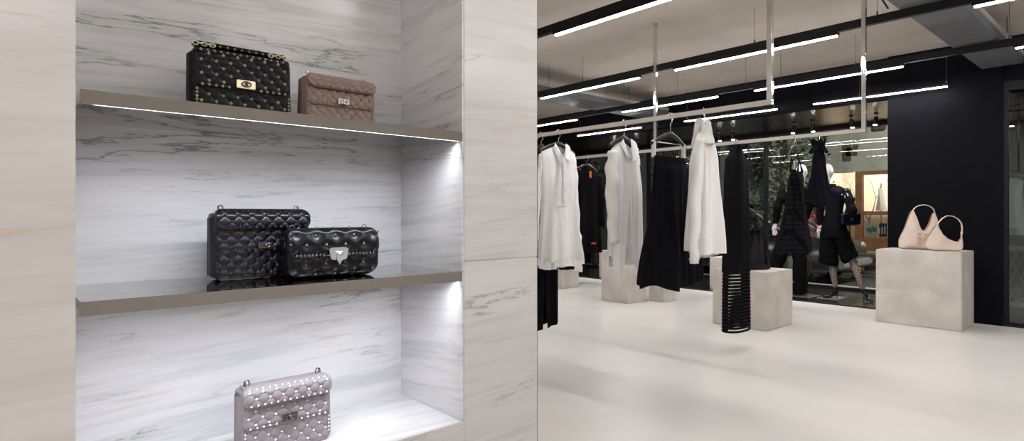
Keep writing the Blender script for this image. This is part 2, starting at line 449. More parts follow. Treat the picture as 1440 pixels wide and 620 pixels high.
# ------------------------------------------------------------------ ceiling ducts
def duct(x0, x1, y0, y1, label, rods):
    t = thing('air_duct', label, 'air duct', ((x0 + x1) / 2, (y0 + y1) / 2, CAMZ + 1.5))
    hx, hy = (x1 - x0) / 2, (y1 - y0) / 2
    obj('duct_body', B((-hx, -hy, 0), (hx, hy, .09), .004), 'dark_duct', t)
    obj('flange', B((-hx, -hy - .012, .07), (hx, -hy - .0005, .11)), 'duct_edge', t, label='pale edge flange')
    for rx in rods:
        for s in (-1, 1):
            obj('hanger_rod', MB().tube([(rx, s * hy * .9, .09), (rx, s * hy * .9, CEIL - CAMZ - 1.5)], .005, 6), 'wire', t)
    return t
duct(2.6, 7.69, 1.03, 1.364, 'grey flat duct running over the light tracks to the black pillar', (-1.8, 0., 1.8))
duct(3.4, 7.69, 5.16, 5.62, 'grey flat duct far left, behind the front clothes rail', (-1.5, 1.2))
# cable loop by the near duct
c = MB().tube([(4.50, 1.44, 2.94), (4.51, 1.44, 2.80), (4.60, 1.42, 2.72), (4.78, 1.42, 2.70), (4.925, 1.42, 2.66)], .007, 6)
tag(obj('power_cable', c, 'black_metal', smooth=True), 'short black cable dropping from the ceiling to a light track beside the duct', 'cable')

# ------------------------------------------------------------------ display shelves
def shelf(ztop, label):
    t = thing('display_shelf', label, 'shelf', ((NX0 + NX1) / 2, YW, ztop - .022))
    hw = (NX1 - NX0) / 2 - .0075
    hw2 = hw
    obj('shelf_plate', B((-hw, .004, 0.), (hw, YB - YW - .002, .022)), 'shelf_steel', t, label='mirror polished steel plate')
    obj('edge_band', B((-hw - .001, 0., -.0045), (hw + .001, .0035, .0225), .0006), 'shelf_edge', t, label='brushed steel front edge')
    obj('led_strip', B((-hw + .02, .0095, -.0035), (hw - .004, .0125, -.0003)), 'led_niche', t, label='glowing light strip')
    la = bpy.data.lights.new('strip_light', 'AREA'); la.shape = 'RECTANGLE'; la.size = hw * 2 - .004; la.size_y = .008
    la.energy = NICHE_W; la.color = (.87, .91, 1.); la.spread = math.radians(118)
    lo = bpy.data.objects.new('strip_light', la); link(lo, t); lo.location = (0, .018, -.006); lo.rotation_euler = (math.radians(24), 0, 0)
    return t
NICHE_W = 1.75
S1, S2 = CAMZ + .2317, CAMZ - .166
shelf(S1, 'upper polished steel shelf in the marble niche, under the gold studded black bag')
shelf(S2, 'lower polished steel shelf in the marble niche, under two black bags')

# ------------------------------------------------------------------ handbags
def slab(mb, hw, z0, z1, yf, yb, puff, nx, nz, zline=None):
    """padded panel: hw(z) half width; yf(x,z) front plane; puff(x,z) outward padding"""
    rows = []
    for i in range(nz + 1):
        z = z0 + (z1 - z0) * i / nz; h = hw(z)
        row = []
        for j in range(nx + 1):
            x = -h + 2 * h * j / nx
            e = min((h - abs(x)) / .012, (z - z0) / .012, (z1 - z) / .012, 1.); e = max(e, 0) ** .5
            row.append((x, yf(x, z) - puff(x, z) * e + (1 - e) * .003, z))
        rows.append(row)
    back = [[(x, yb(x, z), z) for x, _, z in r] for r in rows]
    n = nx + 1; k = nz + 1
    vs = [p for r in rows for p in r] + [p for r in back for p in r]
    fs = []
    for i in range(nz):
        for j in range(nx):
            a = i * n + j; fs.append((a, a + 1, a + n + 1, a + n)); o = n * k; fs.append((o + a, o + a + n, o + a + n + 1, o + a + 1))
    o = n * k
    for i in range(nz):
        a = i * n; fs.append((a, a + n, o + a + n, o + a)); a = i * n + nx; fs.append((a, o + a, o + a + n, a + n))
    for j in range(nx):
        a = j; fs.append((a, o + a, o + a + 1, a + 1)); a = nz * n + j; fs.append((a, a + 1, o + a + 1, o + a))
    mb.add(vs, fs); return mb
def round_hw(w, z0, z1, rb, rt):
    def f(z):
        h = w / 2
        if z - z0 < rb: d = rb - (z - z0); h = w / 2 - rb + math.sqrt(max(0, rb * rb - d * d))
        if z1 - z < rt: d = rt - (z1 - z); h = min(h, w / 2 - rt + math.sqrt(max(0, rt * rt - d * d)))
        return h
    return f
STUD = {}
def stud_mesh(m, s):
    if (m, s) not in STUD:
        q = MB(); q.add([(-s, 0, -s), (s, 0, -s), (s, 0, s), (-s, 0, s), (0, -s * 1.1, 0)], [(0, 1, 4), (1, 2, 4), (2, 3, 4), (3, 0, 4), (0, 3, 2, 1)])
        STUD[(m, s)] = q.mesh('stud', m)
    return STUD[(m, s)]
def put_stud(parent, x, y, z, m, s=.0032, rot=PI / 4):
    o = bpy.data.objects.new('stud', stud_mesh(m, s)); link(o, parent); o.location = (x, y, z); o.rotation_euler = (0, rot, 0)
def quilt(c, amp):
    def p(x, z):
        a = (x + z) / c; b = (x - z) / c
        return amp * (abs(math.sin(PI * a)) * abs(math.sin(PI * b))) ** .5
    return p
def quilted_bag(loc, w, h, dp, leather, metal, clasp_mat, label, top_fold=True, cell=.032, clasp=(.035, .018), chain=True, stud_s=.0040, rz=0., tilt=0.):
    t = thing('handbag', label, 'handbag', loc, rz)
    t.rotation_euler = (tilt, 0, rz)
    q = quilt(cell, .0034)
    th = lambda z: dp * (.5 - .18 * z / h)          # half thickness narrows to the top
    body = slab(MB(), round_hw(w, 0, h * .97, .022, .008), 0., h * .97, lambda x, z: -th(z), lambda x, z: th(z), q, 168, 110)
    bo = obj('body', body, leather, t, 'angle')
    # side gussets with a stitched fold
    for s in (-1, 1):
        g = MB(); rows = []
        for i in range(13):
            z = .012 + (h * .90 - .012) * i / 12
            rows.append([(s * (w / 2 - .002 + .010 * math.sin(PI * k / 8) * (1 if k != 4 else .55)), -th(z) * .92 + 2 * th(z) * .92 * k / 8, z) for k in range(9)])
        g.grid(rows); obj('gusset', g, leather, t, True)
    # flap
    fz0 = h * .40
    fl = slab(MB(), round_hw(w * .985, fz0, h, .016, .012), fz0, h, lambda x, z: -th(z) - .006 + .016 * max(0, (z - h * .86) / (h * .14)) ** 2, lambda x, z: -th(z) - .0015 + (2 * th(z)) * (1 if z > h * .985 else 0), q, 168, 72)
    fo = obj('flap', fl, leather, t, 'angle')
    if top_fold:
        z0 = h * .735
        tf = slab(MB(), round_hw(w * 1.0, z0, h * 1.03, .02, .02), z0, h * 1.03, lambda x, z: -th(z) - .018 + .016 * max(0, (z - h * .9) / (h * .13)) ** 2, lambda x, z: -th(z) - .011 + .02 * max(0, (z - h * .9) / (h * .13)), quilt(cell, .0038), 168, 50)
        to = obj('top_handle_pad', tf, leather, t, 'angle')
    # studs at the quilting crossings
    n = 0
    m0 = int(w / cell) + 1
    pts = []
    for i in range(-2 * m0, 2 * m0):
        for j in range(0, int(2 * h / cell) + 1):
            if (i + j) % 2: continue
            x, z = i * cell / 2, j * cell / 2
            pts.append((x, z))
    ztf = h * .735 if top_fold else h * 1.1
    for x, z in pts:
        if abs(x) > w / 2 - .008 or z < .006: continue
        if z < fz0 - .006: put_stud(bo, x, -th(z) - .0012, z, metal, stud_s)
        elif fz0 + .008 < z < min(ztf - .004, h * .93) and not (abs(x) < clasp[0] / 2 and abs(z - fz0 - .014) < clasp[1]): put_stud(fo, x, -th(z) - .0072, z, metal, stud_s)
        elif top_fold and ztf + .006 < z < h * .96: put_stud(to, x, -th(z) - .019, z, metal, stud_s)
    k = int(w / (cell * .5))
    for i in range(k):
        x = (i + .5 - k / 2) * (w - .02) / k
        if abs(x) > clasp[0] / 2 + .003: put_stud(fo, x, -th(fz0) - .0085, fz0 + .0055, metal, stud_s * .85)
        if top_fold: put_stud(to, x, -th(ztf) - .0215, ztf + .006, metal, stud_s * .85)
        if top_fold or True:
            put_stud(to if top_fold else fo, x, -th(h) - (.011 if top_fold else .002), h * (.985 if top_fold else .955), metal, stud_s * .85)
    for s in (-1, 1):
        for i in range(5): put_stud(bo, s * (w / 2 - .0065), -th(h * .2) - .003, .024 + i * (fz0 - .03) / 4, metal, stud_s * .85)
    # clasp
    cw, chh = clasp
    cz = fz0 + .016
    c = MB().box((-cw / 2, -.0035, -chh / 2), (cw / 2, 0, chh / 2), .0015)
    co = obj('clasp', c, clasp_mat, t, label='metal turn lock plate', loc=(0, -th(fz0) - .0100, cz))
    kn = MB().loop([(.007 * math.cos(a) * 1.5, -.006, .006 * math.sin(a)) for a in [2 * PI * i / 14 for i in range(14)]], .0018)
    kn.box((-.003, -.010, -.0045), (.003, -.0035, .0045), .001)
    obj('turn_lock', kn, clasp_mat if clasp_mat != 'gold' else 'gunmetal', co, True)
    if chain:
        for s in (-1, 1):
            x = s * w * .40
            r = MB().loop([(x + .0055 * math.cos(a), .004 + .002 * math.cos(a), h * 1.035 + .008 * math.sin(a)) for a in [2 * PI * i / 12 for i in range(12)]], .0014)
            r.loop([(x + s * .006, .004 + .005 * math.cos(a), h * 1.03 + .007 * math.sin(a)) for a in [2 * PI * i / 12 for i in range(12)]], .0013)
            obj('chain_ring', r, clasp_mat, t, True)
    return t
def xmid(a, b): return (a + b) / 2
E = .0006
b1 = quilted_bag((xmid(.338, .562), 1.535, S1 + E), .225, .160, .07, 'leather_black_matte', 'gold', 'gold', 'black quilted handbag with gold studs and gold clasp on the upper shelf', clasp=(.044, .020), top_fold=False, chain=False, stud_s=.0033)
# rolled strap of bag one lying along its top edge
st = MB(); st.box((-.108, -.010, .1615), (.108, .012, .1765), .004)
so = obj('handle_strap', st, 'leather_black_matte', b1, True)
for i in range(13): put_stud(so, -.099 + i * .0165, -.0105, .169, 'gold', .0026)
for s in (-1, 1):
    ch = MB()
    for i in range(5):
        cx = s * (.104 - i * .009); a0 = i % 2
        ch.loop([(cx + .0065 * math.cos(a), -.014 - (.003 * math.sin(a) if a0 else 0), .168 + (.0045 * math.sin(a) if not a0 else .001)) for a in [2 * PI * k / 10 for k in range(10)]], .0014)
    obj('chain', ch, 'gold', b1, True)
quilted_bag((xmid(.603, .80), 1.535, S1 + E), .197, .136, .07, 'leather_taupe', 'pale_gold', 'pale_gold', 'small taupe studded handbag at the right of the upper shelf', cell=.027, clasp=(.032, .015), stud_s=.0031)
quilted_bag((xmid(.392, .627), 1.575, S2 + E), .235, .172, .07, 'leather_black', 'black_stud', 'gunmetal', 'all black quilted handbag standing at the left of the lower shelf', clasp=(.036, .016))
quilted_bag((xmid(.438, .658), 1.512, NZ0 + E), .222, .168, .07, 'leather_grey', 'silver', 'gunmetal', 'lilac grey studded handbag on the marble base of the niche', clasp=(.038, .020), stud_s=.0030)

def tufted_bag(loc, w, h, dp, label):
    t = thing('handbag', label, 'handbag', loc)
    sx, sz = .052, .030
    P = []
    for j in range(0, 6):
        for i in range(-4, 5):
            x = i * sx + (sx / 2 if j % 2 else 0); z = .012 + j * sz * .8
            P.append((x, z))
    def puff(x, z):
        d = min(((x - a) / .013) ** 2 + ((z - b) / .010) ** 2 for a, b in P)
        return .0055 * (1 - math.exp(-d))
    half = dp / 2
    yf = lambda x, z: -half + .6 * half * max(0, (z - h * .6) / (h * .4)) ** 2 + .3 * half * max(0, (h * .2 - z) / (h * .2)) ** 2
    body = slab(MB(), round_hw(w, 0, h * .96, .035, .012), 0, h * .96, lambda x, z: yf(x, z), lambda x, z: -yf(x, z), puff, 150, 80)
    bo = obj('body', body, 'leather_gloss', t, True)
    fz = h * .42
    fl = slab(MB(), round_hw(w * 1.0, fz, h, .024, .022), fz, h, lambda x, z: yf(x, z) - .006, lambda x, z: yf(x, z) - .001 + (1.1 * half if z > h * .97 else 0), puff, 150, 60)
    fo = obj('flap', fl, 'leather_gloss', t, True)
    k = 22
    for i in range(k):
        x = (i + .5 - k / 2) * (w - .03) / k
        if abs(x) > .026: put_stud(fo, x, yf(x, fz) - .0095, fz + .006, 'black_stud', .003)
    for s in (-1, 1):
        for i in range(4): put_stud(fo, s * (w / 2 - .006), yf(0, fz + .03) - .006, fz + .02 + i * .014, 'black_stud', .003)
    for x, z in P:
        if abs(x) < w / 2 - .02 and fz + .015 < z < h * .97: put_stud(fo, x, yf(x, z) - .0068, z, 'black_stud', .0042)
        if abs(x) < w / 2 - .02 and .006 < z < fz - .008: put_stud(bo, x, yf(x, z) - .001, z, 'black_stud', .0042)
    for i in range(5): put_stud(fo, (i - 2) * .046, -half * .35 - .006, h * .985, 'black_stud', .0042)
    pl = MB(); pl.prism([(-.026, .012), (-.022, -.012), (-.014, -.016), (.014, -.016), (.022, -.012), (.026, .012), (.018, .016), (-.018, .016)], -.004, 0)
    co = obj('clasp', pl, 'silver', t, label='silver stud clasp with a pointed tongue', loc=(0, yf(0, fz) - .0165, fz + .008))
    tn = MB(); tn.prism([(-.008, .004), (.008, .004), (.007, -.016), (0, -.028), (-.007, -.016)], -.009, -.0045)
    tn.add([(-.010, -.0045, .006), (.010, -.0045, .006), (.010, -.0045, -.010), (-.010, -.0045, -.010), (0, -.013, -.002)], [(0, 1, 4), (1, 2, 4), (2, 3, 4), (3, 0, 4)])
    obj('tongue', tn, 'silver', co)
    for s in (-1, 1):
        obj('chain_ring', MB().loop([(s * .1 + .006 * math.cos(a), half * .2, h * 1.0 + .007 * math.sin(a)) for a in [2 * PI * i / 12 for i in range(12)]], .0014), 'gunmetal', t, True)
    return t
tufted_bag((xmid(.535, .784), 1.482, S2 + E), .248, .128, .062, 'glossy black padded shoulder bag with silver clasp at the right of the lower shelf')

# ------------------------------------------------------------------ concrete pedestals
def pedestal(x0, x1, y0, y1, h, label, z0=0.):
    o = obj('display_pedestal', B((-(x1 - x0) / 2, -(y1 - y0) / 2, 0), ((x1 - x0) / 2, (y1 - y0) / 2, h), .006), 'concrete')
    o.location = ((x0 + x1) / 2, (y0 + y1) / 2, z0 + .0008)
    return tag(o, label, 'pedestal', 'concrete display pedestals')
pedestal(7.025, 7.54, 1.40, 2.14, .768, 'wide pale concrete pedestal under two cream bags, before the black pillar')
pedestal(5.62, 6.19, 2.65, 3.23, .572, 'pale concrete pedestal behind the striped net dress, carrying a black bag')
pedestal(6.01, 6.40, 4.63, 5.07, .655, 'pale concrete pedestal under the long white shirt hem')
pedestal(6.43, 6.72, 4.39, 4.61, .46, 'low concrete pedestal partly hidden behind the flared black skirt')
pedestal(6.42, 6.82, 6.2, 6.6, .50, 'small far concrete pedestal beside the long black dress at the marble wall')
pedestal(8.3, 8.72, 6.62, 7.05, .47, 'concrete pedestal on the dark display floor, left of the long white shirt', -.0028)
pedestal(8.3, 8.72, 4.3, 4.82, .475, 'concrete pedestal on the dark display floor between skirt and net dress', -.0028)

# ------------------------------------------------------------------ soft bags on the pedestals
def soft_bag(mb, xs, ztop, zbot, T, nx=40, nz=22):
    """front and back sheets sewn at sides and bottom; T = greatest half thickness"""
    def sheet(s):
        rows = []
        for i in range(nz + 1):
            v = i / nz; row = []
            for j in range(nx + 1):
                u = j / nx; x = xs[0] + (xs[1] - xs[0]) * u
                zt, zb = ztop(u), zbot(u)
                z = zb + (zt - zb) * v
                bulge = (max(0., math.sin(PI * u)) ** .45) * (math.sqrt(max(0., 1 - (1 - min(1, v * 5)) ** 2)) * .75 + .25 * (v > 0)) * (1 - .62 * v)
                if u in (0., 1.) : bulge = 0
                row.append((x, s * T * bulge, z))
            rows.append(row)
        return rows
    mb.grid(sheet(-1)); mb.grid(sheet(1))
    # close the bottom
    a, b = sheet(-1)[0], sheet(1)[0]
    mb.grid([a, b])
    return mb
def interp(tab):
    def f(u):
        for (a, za), (b, zb) in zip(tab, tab[1:]):
            if u <= b:
                t = (u - a) / (b - a); t = t * t * (3 - 2 * t) * .5 + t * .5
                return za + (zb - za) * t
        return tab[-1][1]
    return f
FACE = math.atan2(-FX, FY)                         # a thing turned square to the viewer
px = 5.95 / FPX
def px_bag(x0, x1): return (x1 - x0) * px
pA = on_x(1286, 345, 7.30)
t = thing('hobo_bag', 'cream hobo bag with a deep V opening, left on the wide pedestal', 'handbag', (7.33, 1.815, .7695), FACE - .28)
W = .40
zt = interp([(0, .10), (.06, .16), (.30, .40), (.335, .415), (.37, .37), (.52, .205), (.60, .195), (.66, .24), (.80, .385), (.825, .39), (.86, .35), (1.0, .08)])
zb = interp([(0, .03), (.05, .006), (.12, 0), (.88, 0), (.95, .006), (1., .03)])
obj('bag_body', soft_bag(MB(), (-W / 2, W / 2), zt, zb, .06), 'leather_cream', t, True)
st = [(-W / 2 + W * .325, 0, .40)] + [(W * .075 + W * .255 * -math.cos(a), 0, .385 + .085 * math.sin(a)) for a in [PI * i / 14 for i in range(1, 14)]] + [(-W / 2 + W * .825, 0, .38)]
obj('strap', MB().tube(st, .014, 8, flat=.3, up=(0, 1, 0)), 'leather_cream', t, True)
li = MB(); li.grid([[(-W / 2 + W * u, .030 * (1 - abs(u - .57) * 2), zt(u) - .004 - d) for u in [.36 + .42 * i / 14 for i in range(15)]] for d in (0, .05)])
obj('lining', li, 'leather_tan', t, True, label='tan suede lining')
sl = MB()
for r, z in enumerate((.165, .118, .070)):
    for s in (-1, 1):
        x = .012 + s * .030 + s * r * .004
        sl.box((x - .016, -.066 + .006 * (2 - r), z - .0016 - s * .002), (x + .016, -.030, z + .0016 - s * .002))
obj('slit', sl, 'leather_tan', t, label='dark cut slits across the front')
t = thing('hobo_bag', 'smaller cream crescent hobo bag with one raised handle, right on the wide pedestal', 'handbag', (7.20, 1.575, .7695), FACE - .15)
W = .345
zt = interp([(0, .085), (.05, .14), (.22, .235), (.29, .262), (.34, .225), (.45, .160), (.60, .118), (.75, .098), (.88, .092), (.91, .12), (.97, .14), (1., .06)])
zb = interp([(0, .045), (.05, .02), (.15, 0.003), (.2, 0), (.85, 0), (.93, .006), (1., .045)])
obj('bag_body', soft_bag(MB(), (-W / 2, W / 2), zt, zb, .055), 'leather_cream', t, True)
st = [(-W / 2 + W * .29, 0, .25), (-W * .17, 0, .285), (-W * .06, 0, .33), (W * .07, 0, .356), (W * .22, 0, .352), (W * .36, 0, .325), (W * .45, 0, .28), (W * .47, 0, .23), (W * .455, 0, .17), (W * .445, 0, .11)]
obj('strap', MB().tube(st, .014, 8, flat=.3, up=(0, 1, 0)), 'leather_cream', t, True)
obj('strap_ring', MB().loop([(W * .462 + .012 * math.cos(a), 0, .185 + .009 * math.sin(a)) for a in [2 * PI * i / 12 for i in range(12)]], .003), 'pale_gold', t, True)
t = thing('tote_bag', 'black leather slouchy bag on the pedestal behind the striped net dress', 'handbag', (5.86, 2.86, .5738), FACE + .1)
W = .27
zt = interp([(0, .05), (.06, .10), (.26, .29), (.36, .36), (.42, .34), (.5, .30), (.58, .34), (.66, .36), (.78, .28), (.94, .10), (1., .05)])
zb = interp([(0, .02), (.06, .004), (.14, 0), (.86, 0), (.94, .004), (1., .02)])
obj('bag_body', soft_bag(MB(), (-W / 2, W / 2), zt, zb, .07), 'leather_gloss', t, True)
st = [(-W * .13, 0, .345)] + [(-W * .14 * math.cos(a), 0, .36 + .07 * math.sin(a)) for a in [PI * i / 12 for i in range(1, 12)]] + [(W * .13, 0, .345)]
obj('strap', MB().tube(st, .010, 8, flat=.35, up=(0, 1, 0)), 'leather_gloss', t, True)

# ------------------------------------------------------------------ clothes rails
RZ = CAMZ + .60
RS = .014
def rack(X, y0, y1, posts, z, label):
    t = thing('clothes_rail', label, 'clothes rail', (X, (y0 + y1) / 2, z)); yo = (y0 + y1) / 2
    obj('rail', B((-RS, y0 - yo - RS, -RS), (RS, y1 - yo + RS, RS), .002), 'rail_steel', t)
    for y in posts:
        obj('post', B((-RS, y - yo - RS, RS + .0002), (RS, y - yo + RS, CEIL - z - .0075), .002), 'chrome', t)
        obj('ceiling_plate', B((-.019, y - yo - .019, CEIL - z - .007), (.019, y - yo + .019, CEIL - z - .0005)), 'chrome', t)
    return t
R1X, R2X = 3.13, 4.68
rack(R1X, 1.46, 3.33, (1.46, 3.33), RZ, 'front hanging steel clothes rail carrying the white shirts')
rack(R2X, 1.50, 5.08, (1.50, 3.28, 5.08), RZ - .003, 'rear hanging steel clothes rail carrying the striped net dress')

def hook_pts(drop):
    r = .0235
    return [(r * math.cos(a) * -1, 0, r * math.sin(a)) for a in [-.5 + (PI + .5) * i / 12 for i in range(13)]] + [(r, 0, -.008), (.014, 0, -.030), (0, 0, -.043), (0, 0, -drop)]
def hanger(X, Y, z, rz, label, span=.19, drop=.07, fall=.065, clips=False, yaw_hook=True):
    """hook over the rail (the hook's plane follows the hanger)"""
    t = thing('clothes_hanger', label, 'hanger', (X, Y, z), rz)
    obj('hook', MB().tube(hook_pts(drop), .0022, 6), 'chrome', t, True)
    p = []
    for i in range(21):
        u = -1 + i / 10
        p.append((span * u, .012 * abs(u) ** 2, -drop - .012 - fall * abs(u) ** 1.35))
    a = MB().tube(p, [.016 - .006 * abs(-1 + i / 10) for i in range(21)], 8, flat=.55, up=(0, 0, 1))
    obj('arm', a, 'hanger_black', t, True)
    if clips:
        obj('trouser_bar', MB().tube([(-span * .92, .012, -drop - .07), (span * .92, .012, -drop - .07)], .004, 6), 'chrome', t, True)
        for s in (-1, 1):
            c = MB().box((s * span * .85 - .010, .000, -drop - .165), (s * span * .85 + .010, .024, -drop - .062), .004)
            obj('clip', c, 'clip_white', t, label='white clip')
    return t

def folds(seed, ks):
    r = random.Random(seed)
    return [(k, r.uniform(0, 2 * PI), r.uniform(.5, 1.)) for k in ks]
def cloth(top, hem, rx, ry, cx=lambda t: 0, cy=lambda t: 0, amp=lambda t: .02 * t, fo=(), n=96, rows=40, sq=.85, mb=None, closed=True, th0=0., th1=2 * PI):
    mb = mb or MB(); R = []
    for i in range(rows + 1):
        t = i / rows; row = []
        for j in range(n):
            th = th0 + (th1 - th0) * j / (n if closed else n - 1)
            c, s = math.cos(th), math.sin(th)
            w = sum(a * (.55 * math.sin(k * th + p + .6 * math.sin(2.2 * t + k)) + .75 - 1.2 * abs(math.sin(.5 * (k * th + p + .6 * math.sin(2.2 * t + k))))) for k, p, a in fo)
            z = top(th) + (hem(th) - top(th)) * t
            x = cx(t) + math.copysign(abs(c) ** sq, c) * rx(t) + amp(t) * w * c * .6
            y = cy(t) + math.copysign(abs(s) ** sq, s) * ry(t) + amp(t) * w * (1. if s >= 0 else -1.) * min(1, abs(s) * 2)
            row.append((x, y, z))
        R.append(row)
    return mb.grid(R, closed)
def tab(*kv):
    def f(t):
        for (a, x), (b, y) in zip(kv, kv[1:]):
            if t <= b:
                q = (t - a) / (b - a); q = q * q * (3 - 2 * q); return x + (y - x) * q
        return kv[-1][1]
    return f
def sleeve(pts, r, seed, flat=.7):
    rr = random.Random(seed); P = [Vector(p) for p in pts]
    fine = []; rad = []
    m = 26
    for i in range(m + 1):
        s = i / m * (len(P) - 1); k = min(int(s), len(P) - 2); q = s - k; q = q
        fine.append(P[k].lerp(P[k + 1], q) + Vector((.004 * math.sin(i * 1.1 + seed), .006 * math.sin(i * .8 + 2 * seed), 0)))
        ra = r[k] + (r[k + 1] - r[k]) * q
        rad.append(ra * (1 + .025 * math.sin(i * 1.7 + seed) + .025 * math.sin(i * .9 + seed * 3)))
    return MB().tube(fine, rad, 14, flat=flat, up=(1, 0, 0))
def collar(cx, cy, z, rx, ry, front, h=.045, point=.085):
    """turned-down collar open at the front (front at -y)"""
    R = [[], [], []]
    m = 25
    for i in range(m):
        a = -PI / 2 + .12 + (2 * PI - .24) * i / (m - 1)
        c, s = math.cos(a), math.sin(a)
        fr = max(0, -s) ** 3
        R[0].append((cx + rx * .92 * c, cy + ry * .92 * s, z + .004 - front * fr * .55))
        R[1].append((cx + rx * 1.02 * c, cy + ry * 1.02 * s, z + .012 - front * fr * .5))
        o = 1.22 + .35 * fr
        R[2].append((cx + rx * o * c + math.copysign(.030 * fr, c), cy + ry * o * s - .026 * fr, z - h - point * fr * .8))
    return MB().grid(R)
V_ = Vector
def garment_root(name, label, cat, X, Y, z, rz):
    t = thing(name, label, cat, (X, Y, z), rz)
    obj('hanging_loop', MB().loop([(.012 * math.cos(a), .022, -.125 + .012 * math.sin(a)) for a in [2 * PI * i / 10 for i in range(10)]], .0015), 'wool_black' if 'white' not in label else 'cotton_white', t, True)
    return t

def shirt(label, X, Y, rz, z_neck, z_sh, z_hem, sw, wid, fo_seed, hem_f, rx, ry, slv, kind='shirt', cuffs=True, seam=None, front=.05, ncol=True, amp=None, mesh_mat='cotton_white', cy=None, vneck=0., leaf=None, post=None):
    t = garment_root(kind, label, kind.replace('_', ' '), X, Y, RZ, rz)
    fo = folds(fo_seed, (3, 5, 7, 11))
    top = lambda th: z_neck - (z_neck - z_sh) * abs(math.cos(th)) ** 1.2 - (vneck * math.exp(-(math.cos(th) / .24) ** 2) if math.sin(th) < 0 else 0)
    bd = cloth(top, hem_f, rx, ry, fo=fo, amp=amp or tab((0, 0.), (.12, .002), (1, .014)), n=200, rows=50, cy=cy or (lambda t: 0))
    if post: bd.v = [post(*p) for p in bd.v]
    b = obj('shirt_body', bd, mesh_mat, t, True)
    if ncol: obj('collar', collar(0, 0, z_neck + .008, .058, .040, front), mesh_mat, t, True)
    if leaf:
        for sx in (-1, 1):
            pts = [V_((sx * x, y, z)) for x, y, z in leaf]
            m_ = MB(); k = 8
            rows = []
            for i in range(k + 1):
                a = pts[0].lerp(pts[1], i / k); b2 = pts[3].lerp(pts[2], i / k)
                rows.append([a.lerp(b2, j / 6) + V_((0, -.012 * math.sin(PI * j / 6), 0)) for j in range(7)])
            m_.grid(rows); m_.grid([[p + V_((0, .004, 0)) for p in r_] for r_ in rows])
            obj('collar_leaf', m_, mesh_mat, t, True)
    for i, (pts, r) in enumerate(slv):
        s = obj('sleeve', sleeve(pts, r, fo_seed + i, .72), mesh_mat, t, True)
        if cuffs:
            e = Vector(pts[-1]); d = (Vector(pts[-1]) - Vector(pts[-2])).normalized()
            cf = MB().tube([e - d * .055, e - d * .02, e + d * .012], [r[-1] * 1.12, r[-1] * 1.15, r[-1] * 1.14], 14, flat=.6, up=(1, 0, 0))
            obj('cuff', cf, mesh_mat, s, True)
    return t, b
HG = .0
# 1 white shirt dress at the left end of the front rail
Y1 = 3.05
hanger(R1X, Y1, RZ, 0, 'black hanger holding the white shirt dress next to the marble wall', span=.19)
hm = lambda th: -.962 + .020 * math.sin(3 * th) + .035 * max(0, -math.cos(th)) ** 2
t, b = shirt('white shirt dress with pointed collar and pleated skirt next to the marble wall', R1X, Y1, 0, -.093, -.155, -.99, .2, .2, 3, hm,
      tab((0, .180), (.06, .186), (.22, .184), (.48, .172), (.52, .175), (1., .205)), tab((0, .018), (.06, .040), (.3, .055), (.5, .052), (1, .080)),
      [([(.160, 0.005, -.172), (.188, .018, -.33), (.206, .024, -.55), (.226, .020, -.76), (.236, .016, -.84)], [.024, .036, .036, .034, .030]),
       ([(-.160, 0.005, -.172), (-.188, .018, -.33), (-.206, .024, -.55), (-.226, .02, -.76), (-.236, .02, -.86)], [.024, .036, .036, .034, .030])],
      kind='shirt_dress', amp=tab((0, 0), (.12, .002), (.5, .004), (.56, .006), (1, .022)), vneck=.085, ncol=False, leaf=[(.058, -.022, -.078), (.006, -.062, -.190), (.060, -.068, -.225), (.092, -.034, -.118)])
pk = MB(); pk.grid([[(x, -.0605 - .006 * min(1, (i / 14) * 3) - (.004 if abs(x) < .012 else 0), -.19 - i * .025) for x in (-.017, -.0165, -.006, .006, .0165, .017)] for i in range(15)])
obj('placket', pk, 'cotton_white', t, True)
for i in range(5):
    obj('button', MB().lathe([(.0055, -.003), (.0055, 0)], (0, -.0705, -.22 - i * .07), 10, 'y'), 'clip_white', t, True)
rf = cloth(lambda th: hm(th) + .012, lambda th: hm(th) - .045 - .03 * max(0, -math.sin(th)) * (math.cos(th * 2 + 1) > 0), tab((0, .217), (1, .222)), tab((0, .088), (1, .094)), fo=folds(5, (9, 17, 23)), amp=tab((0, .012), (1, .016)), n=160, rows=6)
obj('hem_ruffle', rf, 'cotton_white', t, True)
obj('waist_seam', cloth(lambda th: -.530, lambda th: -.545, tab((0, .160), (1, .160)), tab((0, .060), (1, .060)), fo=folds(3, (3, 5, 7, 11)), amp=lambda q: .004, n=80, rows=2), 'cotton_white', t, True)

# 2 long black dress behind it
Y2 = 3.235
hanger(R1X, Y2, RZ, 0, 'black hanger right behind the white shirt dress, holding the long black dress', span=.11, fall=.07)
t = garment_root('dress', 'long black dress with a hem slit behind the white shirt dress', 'dress', R1X - .02, Y2, RZ, 0)
fo = folds(21, (3, 5, 8))
bd = cloth(lambda th: -.10 - .06 * abs(math.cos(th)) ** 1.2, lambda th: -1.475 + .02 * math.cos(th), tab((0, .19), (.1, .18), (.35, .15), (.6, .19), (1, .19)), tab((0, .016), (.1, .04), (1, .06)), fo=fo, amp=tab((0, 0), (.4, .004), (1, .010)), closed=False, th0=-PI / 2 + .02, th1=1.5 * PI - .02)
# slit: open the front seam towards the hem
bd.v = [(x + (.018 * max(0, (-z - 1.2) / .27) * (1 if j % 96 < 48 else -1) if (j % 96 < 5 or j % 96 > 90) else 0), y, z) for j, (x, y, z) in enumerate(bd.v)]
obj('dress_body', bd, 'wool_black', t, True)
hanger(R1X, 3.29, RZ, .12, 'empty black hanger at the left end of the front rail beside the post', span=.2)

